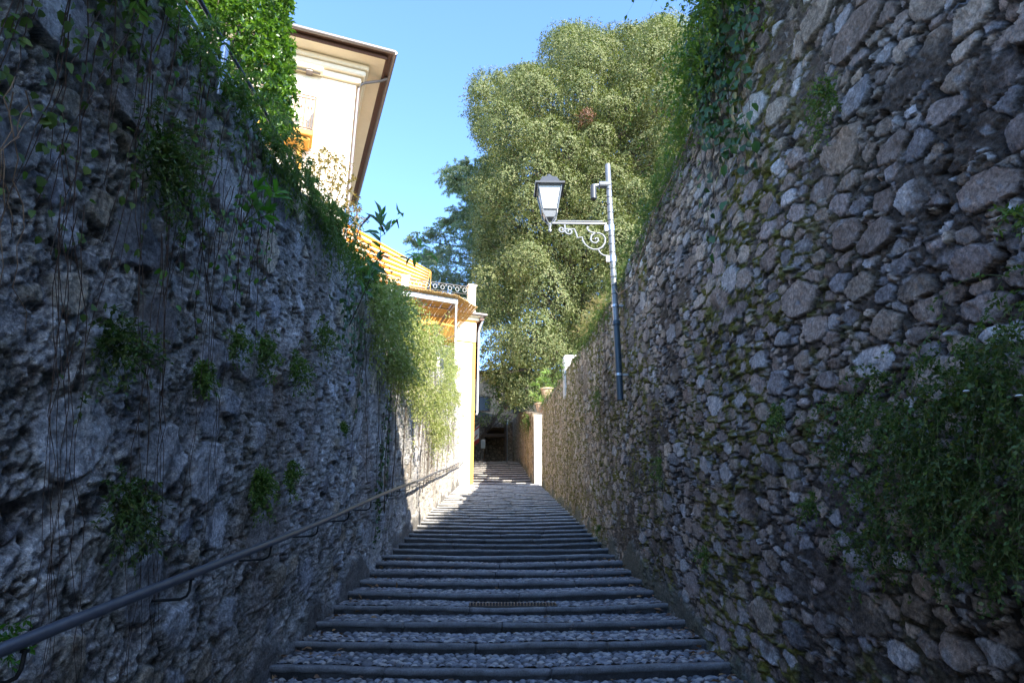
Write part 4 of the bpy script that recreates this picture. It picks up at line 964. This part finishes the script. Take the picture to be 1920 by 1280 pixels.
# ivy leaves scattered down the near left wall
def ivy(label, y0, y1, z0, z1, n, m, seed, L=.055, W=.05, X=-1.69, s=1, name='ivy', strands=26, dens=1.0, cl=1.0):
    p = Plant(seed); r = p.r
    O = np.stack([np.full(strands, X + s * .03), r.uniform(y0, y1, strands), r.uniform(z0 + (z1 - z0) * .5, z1, strands)], 1)
    d = np.stack([np.full(strands, s * .05), r.uniform(-.25, .25, strands), -np.ones(strands)], 1)
    C = curves(O, d, r.uniform(.3, 1, strands) * (z1 - z0), 0, 10, .10, r); C[..., 0] = X + s * (.035 + .02 * r.random(C.shape[:2]))
    P_, Tn = on_curves(C, max(2, n // strands), r, 0); P_ = P_ + r.normal(size=P_.shape) * [.01, .05 * cl, .05 * cl]
    nrm = np.tile([s * 1., -.4, .5], (len(P_), 1)) + r.normal(size=P_.shape) * .4
    p.leaf(P_, Tn * .5 + r.normal(size=P_.shape) * .5 + [s * .1, 0, -.5], L * r.uniform(.6, 1.3, len(P_)), W * r.uniform(.7, 1.2, len(P_)), up=nrm, detail=True)
    p.stem(C, .0035, .0015)
    return p.build(name, label, 'ivy', M[m], M['stem'], loc=(X, (y0 + y1) / 2, z1))
ivy('dark ivy with scattered leaves over the upper left corner of the wall', 1.5, 2.5, 2.7, 4.3, 260, 'fern', 301, strands=26, L=.042, W=.034)
ivy('bright green ivy trails below the galvanised post', 2.5, 4.0, 3.0, 4.2, 170, 'broad', 302, L=.045, W=.035, strands=34)
ivy('sparse ivy trail low on the left wall right of the dense tuft', 8.6, 9.4, 1.6, 3.8, 200, 'ivy', 303, strands=8, L=.05, W=.045)
ivy('short dark ivy trail hanging under the jutting branch', 6.2, 7.3, 3.4, 4.6, 160, 'ivy', 304, strands=10, L=.06, W=.05)
def danglers(label, px0, px1, ytop, ybot, n, seed, X=-1.63, m='stem', r0=.0022, conv=.7):
    rr = np.random.default_rng(seed); C = []
    for i in range(n):
        a = wp(rr.uniform(px0, px1), ytop + rr.uniform(-60, 120), X=X); b_ = wp((px0 + px1) / 2 + (rr.uniform(px0, px1) - (px0 + px1) / 2) * conv - 25, ybot + rr.uniform(-160, 40), X=X)
        t = np.linspace(0, 1, 12)[:, None]; c = a + (b_ - a) * t + np.cumsum(rr.normal(size=(12, 3)), 0) * [.0, .022, .004]; c[:, 0] = X + .03 * rr.random(12) + .02 * rr.random(); C.append(c)
    V, F = tubes_np(np.array(C), r0, r0 * .5); o = mesh_np('dead_vine', V - C[0][0], [F], M[m]); o.location = C[0][0]; return tag(o, label, 'vine')
danglers('long bundle of bare brown vine stems at the left picture edge', 85, 150, 300, 1270, 8, 41)
danglers('second bundle of bare stems, right of the edge bundle, passing behind the rail', 225, 330, 380, 1240, 8, 42)
danglers('few thin stems dangling in the middle of the left wall', 350, 460, 330, 1000, 5, 43, conv=.9)
danglers('pale bare roots branching at the far left edge of the wall', -10, 70, 180, 560, 4, 44, m='iron_rust', r0=.003, conv=1.6)
danglers('thin stems hanging beside the lit part of the left wall', 640, 760, 540, 960, 8, 45, conv=1, r0=.004)
# broad leaved seedling
def broad(label, base, tips, leaf, m, seed, name, nleaf=10, r=.004, stemm='gstem', W=.4, cat='plant', flowers=None):
    p = Plant(seed); C = []
    base = np.array(base, float)
    for tp in tips:
        tp = np.array(tp, float); t = np.linspace(0, 1, 8)[:, None]; c = base + (tp - base) * t + np.array([0, 0, -1.]) * (t * (1 - t)) * .18 * np.linalg.norm(tp - base); C.append(c)
        P_, Tn = on_curves(c[None], nleaf, p.r, .35); k = p.r.normal(size=P_.shape) * .9; k -= Tn * (k * Tn).sum(1, keepdims=True)
        p.leaf(P_, Tn * .6 + norm(k) * .8, leaf * p.r.uniform(.6, 1.15, len(P_)), leaf * W * p.r.uniform(.8, 1.1, len(P_)), detail=True, curl=.12)
        p.leaf(c[-1:].repeat(3, 0), Tn[:3] + p.r.normal(size=(3, 3)) * .5, leaf * .8, leaf * W * .8, detail=True)
    for c in C: p.stem(c[None], r, r * .4)
    e = p.build(name, label, cat, M[m], M[stemm], loc=base)
    return e
bs = wp(455, 420, X=-1.66)
broad('seedling with broad bright leaves sprouting from the left wall', bs, [bs + (.16, .05, .26), bs + (.12, -.12, .18), bs + (.10, .12, .14)], .13, 'broad', 51, 'broadleaf_seedling', 7, .006, W=.38)
b0_ = wp(655, 610, X=-1.6)
q1, q2, q3, q4, q5 = wp(715, 405, X=-1.02), wp(755, 400, X=-.98), wp(808, 478, X=-.92), wp(690, 500, X=-1.05), wp(790, 455, X=-.95)
nd = wp(712, 480, X=-1.12)
e = empty('jutting_branch', tuple(b0_), label='leafy shrub branch jutting from the left wall against the sky', cat='branch')
p = Plant(61)
def arm(a, b_, sagv=.05): t = np.linspace(0, 1, 9)[:, None]; return a + (b_ - a) * t - np.array([0, 0, 1]) * (t * (1 - t)) * 4 * sagv
for a, b_, nlv, r0 in ((b0_, nd, 9, .007), (nd, q1, 8, .004), (nd + (q1 - nd) * .5, q2, 6, .003), (nd, q3, 9, .004), (nd + (q3 - nd) * .6, q5, 5, .003), (nd, q4, 4, .003)):
    c = arm(a, b_, .02); P_, Tn = on_curves(c[None], nlv, p.r, .2); k = p.r.normal(size=P_.shape) * [1, .5, 1]; k -= Tn * (k * Tn).sum(1, keepdims=True)
    up = np.tile([0, -.7, .7], (len(P_), 1)) + p.r.normal(size=P_.shape) * .4
    p.leaf(P_, Tn * .5 + norm(k) * .9, .16 * p.r.uniform(.65, 1.15, len(P_)), .055 * p.r.uniform(.8, 1.2, len(P_)), detail=True, up=up)
    p.leaf(c[-1:].repeat(2, 0), Tn[:2] + p.r.normal(size=(2, 3)) * .4, .10, .035, detail=True); p.stem(c[None], r0, r0 * .5)
mesh_np('foliage', np.concatenate(p.LV) - b0_, [np.concatenate(p.LF)], M['branchleaf'], e); mesh_np('stems', np.concatenate(p.SV) - b0_, [np.concatenate(p.SF)], M['stem'], e)
b = MB()
for (cx, cy, tx_, ty_) in ((693, 405, 676, 425), (716, 425, 722, 440), (744, 412, 748, 428)):
    a = wp(cx, cy, X=-1.0) - b0_; c = wp(tx_, ty_, X=-1.0) - b0_; b.tube([a, (a + c) / 2, c], .010, 6, .004)
b.build('flower_spike', M['stem'], e)

# sunlit glossy bush behind the left wall
def bush(name, label, lobes, m, seed, lL, lW, spr, nl, detail=False, cat='bush', droop=.1, smat=None, flat=1):
    p = Plant(seed); r = p.r; P0 = np.array(lobes[0][:3])
    for (x, y, z, R) in lobes:
        n = int(spr * (R / .5) ** 2); d = sphere_dirs(n, r)
        O = np.array([x, y, z]) + d * R * .4
        p.sprays(O, d + r.normal(size=d.shape) * .3, R * .62 * r.uniform(.7, 1.15, n), droop, nl, lL, lW, spread=.8, out=.3, detail=detail)
    n = min(len(lobes), 12); C = np.array([np.linspace(np.array([lobes[0][0], lobes[0][1], min(l[2] for l in lobes) - .5]), np.array(lobes[i][:3]), 6) for i in range(n)]); p.stem(C, .02, .006)
    return p.build(name, label, cat, M[m], smat or M['bark'], loc=P0)
bp = [(538, 0), (542, 60), (546, 130), (548, 190), (540, 235), (525, 262), (495, 250), (430, 160), (375, 60), (330, -40), (290, -120), (560, -120)]
bl = fill_lobes(bp, 6.2, .35, 120, .22, .42, 12)
bush('glossy_bush', 'large sunlit glossy green bush above the left wall, hiding the villa edge', bl, 'camellia', 71, .066, .038, 120, 12)
ol = fill_lobes([(575, 300), (610, 280), (650, 300), (668, 350), (675, 420), (650, 440), (600, 380), (570, 335)], 8.5, .3, 26, .16, .34, 13)
bush('autumn_shrub', 'loose orange leaved shrub glowing in front of the villa wall', ol, 'autumn', 72, .05, .022, 70, 10)
cl = [wp(670, 378, Y=9.5), wp(665, 400, Y=9.5), wp(678, 415, Y=9.5)]
bush('climber_tip', 'small dark leafy shoots at the villa corner against the sky', [(*c, .16) for c in cl], 'ivy', 73, .05, .028, 60, 6)
# sunlit climber on the left wall
def climber():
    p = Plant(81); r = p.r; poly = [(700, 545), (745, 545), (800, 590), (850, 640), (858, 700), (850, 760), (852, 820), (835, 845), (800, 770), (770, 740), (745, 690), (715, 640)]
    lo = []
    rr = random.Random(5); xs = [q[0] for q in poly]
    def inside(x, z):
        c = False; j = len(poly) - 1
        for i in range(len(poly)):
            if (poly[i][1] > z) != (poly[j][1] > z) and x < (poly[j][0] - poly[i][0]) * (z - poly[i][1]) / (poly[j][1] - poly[i][1]) + poly[i][0]: c = not c
            j = i
        return c
    while len(lo) < 88:
        a, b_ = rr.uniform(700, 860), rr.uniform(540, 850)
        if inside(a, b_):
            P = wp(a, b_, X=-1.5); lo.append((P[0] + rr.uniform(-.1, .12), P[1], P[2], rr.uniform(.18, .42) * (1 + P[1] / 40)))
    for (x, y, z, R) in lo:
        n = int(24 * R / .3 * (1 + y / 18)); d = sphere_dirs(n, r); d[:, 0] = np.abs(d[:, 0]); O = np.array([x - .1, y, z]) + d * R * .2
        p.sprays(O, d, R * r.uniform(.4, 1.2, n), .6, 12, .045, .024, spread=.8)
    C = []
    for k in range(24):
        y = rr.uniform(8.8, 24); z = float(zl(y)); C.append(np.stack([np.full(10, -1.66) + r.random(10) * .03, y + np.cumsum(r.normal(size=10)) * .03, np.linspace(z + .6 + rr.random() * 1.5, z + 3.9, 10)], 1))
    p.stem(np.array(C), .010, .006)
    return p.build('climbing_shrub', 'sunlit mass of small leaved climber draped over the far left wall', 'climber', M['vine'], M['bark'], loc=(-1.6, 14, 4.5))
climber()
cp = [wp(a, b_, X=-1.52) for a, b_ in ((800, 610), (825, 640), (842, 600), (860, 625))]
bush('climber_shoot', 'light shoots reaching right above the climber towards the pergola post', [(*c, .3) for c in cp], 'vine', 83, .06, .03, 12, 8)
# right wall
rt_ = lambda y: zl(y) + HR(y)
curtain('dark ivy and trailing herbs over the right wall at the top of the picture', 2.2, 4.7, rt_, 340, .75, 'fern', 401, X=1.76, s=-1, lL=.045, lW=.022, nl=24, zr=.2)
curtain('fine hanging herbs on the right wall between the ivy and the cable', 4.6, 6.6, rt_, 170, .36, 'grass', 402, X=1.76, s=-1, lL=.035, lW=.010, nl=26)
curtain('thin grassy fringe along the right wall above the lamp pole', 6.5, 9.4, rt_, 150, .26, 'grass', 403, X=1.76, s=-1, lL=.035, lW=.008, nl=22)
curtain('olive grassy fringe on the right wall just past the lamp pole', 9.4, 12.8, rt_, 130, .28, 'grass', 404, X=1.76, s=-1, lL=.05, lW=.010, nl=22)
curtain('low herbs on the right wall near the stone block', 13.5, 25, rt_, 70, .35, 'fern', 405, X=1.76, s=-1, lL=.06, lW=.02, nl=14)
ivy('glossy dark ivy hanging at the top of the right wall against the oak', 3.5, 4.6, 4.5, 6.25, 620, 'ivy', 406, X=1.76, s=-1, L=.075, W=.065, strands=30, cl=1.4)
p = Plant(410); n = 260; y = p.r.uniform(9.6, 12.6, n); O = np.stack([1.80 + p.r.uniform(-.05, .25, n), y, rt_(y) - .05], 1); d = np.stack([p.r.uniform(-.7, .1, n), p.r.uniform(-.3, .3, n), p.r.uniform(.6, 1.2, n)], 1)
p.sprays(O, d, p.r.uniform(.25, .6, n), .35, 16, .05, .010, spread=.35, stem=.002); p.build('dry_grass', 'pale dry grass tufts glowing on the right wall top', 'grass', M['drygrass'], M['drygrass'], loc=(1.85, 11, float(rt_(11.))))
RP = [
 ('mid green weed tuft on the right wall beside the big overhanging shrub', 1465, 780, .13, 34, 12, 'grass'),
 ('small olive tuft in a joint low on the right wall below the lamp pole', 1240, 870, .20, 40, 12, 'grass'),
 ('fern tuft near the foot of the right wall', 1322, 1035, .12, 24, 12, 'fern'),
 ('sage green tuft on the right wall beneath the black pipe end', 1125, 745, .30, 50, 12, 'grass'),
 ('grassy tuft growing from the foot of the right wall by the steps', 1125, 990, .16, 40, 10, 'fern'),
 ('small weed left of the big overhanging shrub on the right wall', 1525, 940, .10, 24, 10, 'fern'),
 ('brown green weed hanging high on the right wall', 1550, 190, .17, 50, 12, 'grass'),
 ('small bright tuft at the right picture edge above the overhanging shrub', 1905, 400, .06, 14, 8, 'fern'),
]
for lab, px_, py_, R_, n_, nl_, m_ in RP: tuft(lab, px_, py_, 1.72, R_, n_, nl_, .026, .011, m_, droop=.55, group='small plants growing in the right wall')
def overhang():
    p = Plant(501); r = p.r
    blobs = [(1720, 830, 0, .2), (1850, 700, 0, .2), (1780, 900, 0, .2), (1600, 760, 40, .16), (1660, 740, 40, .18), (1740, 790, 60, .22), (1800, 720, 60, .2), (1880, 640, 60, .22), (1930, 560, 60, .2), (1700, 880, 70, .2), (1640, 930, 60, .17), (1650, 1010, 50, .14),
             (1800, 860, 80, .22), (1890, 800, 90, .24), (1960, 720, 90, .24), (1760, 950, 60, .18), (1880, 930, 60, .2), (1870, 1040, 40, .12), (1960, 900, 80, .22), (1580, 820, 40, .12), (1680, 800, 60, .2), (1840, 780, 70, .2), (2000, 640, 80, .25), (2050, 800, 90, .25)]
    for (a, b_, w_, R) in blobs:
        P = wp(a, b_, X=1.66); n = int(16 + 46 * r.random()); O = P + r.normal(size=(n, 3)) * [.06, R * .35, R * .35]; O[:, 0] = np.minimum(O[:, 0], 1.74)
        d = sphere_dirs(n, r); d[:, 0] = -np.abs(d[:, 0]) * .9; d[:, 2] -= .1
        p.sprays(O, d, R * r.uniform(.4, 1.3, n), .75, 20, .019, .012, spread=.8, stem=.0012, m=7, wob=.08)
    e = p.build('overhanging_shrub', 'big dark fine leaved shrub bulging from the right wall at the picture edge', 'shrub', M['darkshrub'], M['gstem'], loc=wp(1800, 820, X=1.78))
overhang()
b = MB()
for a, b_ in ((1812, 735), (1911, 744), (1478, 208), (1376, 215)):
    P = wp(a, b_, X=1.48 if a > 1700 else 1.70); b.lathe(P, [(.002, 0), (.010, .003), (.008, .006)], 8)
tag(b.build('daisies', M['paper']), 'tiny white daisy heads dotted on the right wall shrub', 'flowers', kind='stuff')
# greenery at the stair top
gl = fill_lobes([(893, 775), (905, 752), (940, 738), (975, 745), (985, 765), (970, 790), (945, 795), (925, 782), (905, 800), (893, 800)], 40.2, .5, 26, .2, .45, 14)
bush('hanging_bush', 'dark green bush hanging over the passage at the stair top', gl, 'vine', 91, .09, .045, 22, 11, droop=.5)
gl = fill_lobes([(915, 700), (950, 690), (1000, 720), (1010, 760), (960, 760), (930, 740)], 36, .8, 22, .5, 1.0, 15)
bush('shade_shrub', 'deep green shrub under the oak at the stair top', gl, 'fern', 92, .12, .06, 22, 11)
tuft('yellow green weeds on the top flight wall beside the pillar', 993, 790, 1.45, .55, 60, 14, .07, .025, 'fern')
# leaf litter on the steps
def litter():
    rr = np.random.default_rng(9); P = []; N_ = 420
    for i in range(N_):
        n = rr.integers(2, 22); y = EDGES[n] + rr.uniform(.15, T - .03); side = rr.random()
        x = -1.66 + abs(rr.normal()) * .22 if side < .45 else 1.74 - abs(rr.normal()) * .2 if side < .85 else rr.uniform(-1.5, 1.6)
        P.append((x, y, float(zl(EDGES[n])) + .022 + sag(x, n) + (y - EDGES[n] - .13) * .03))
    P = np.array(P); d = rr.normal(size=P.shape) * [1, 1, .15]
    V, F = leaf_arrays(P, d, rr.uniform(.04, .085, N_), rr.uniform(.025, .05, N_), rr, up=np.tile([0, 0, 1.], (N_, 1)) + rr.normal(size=(N_, 3)) * .25, detail=True, curl=.1)
    tag(mesh_np('dry_leaves', V, [F], M['dry']), 'dry brown leaves littering the step corners', 'leaves', kind='stuff')
litter()
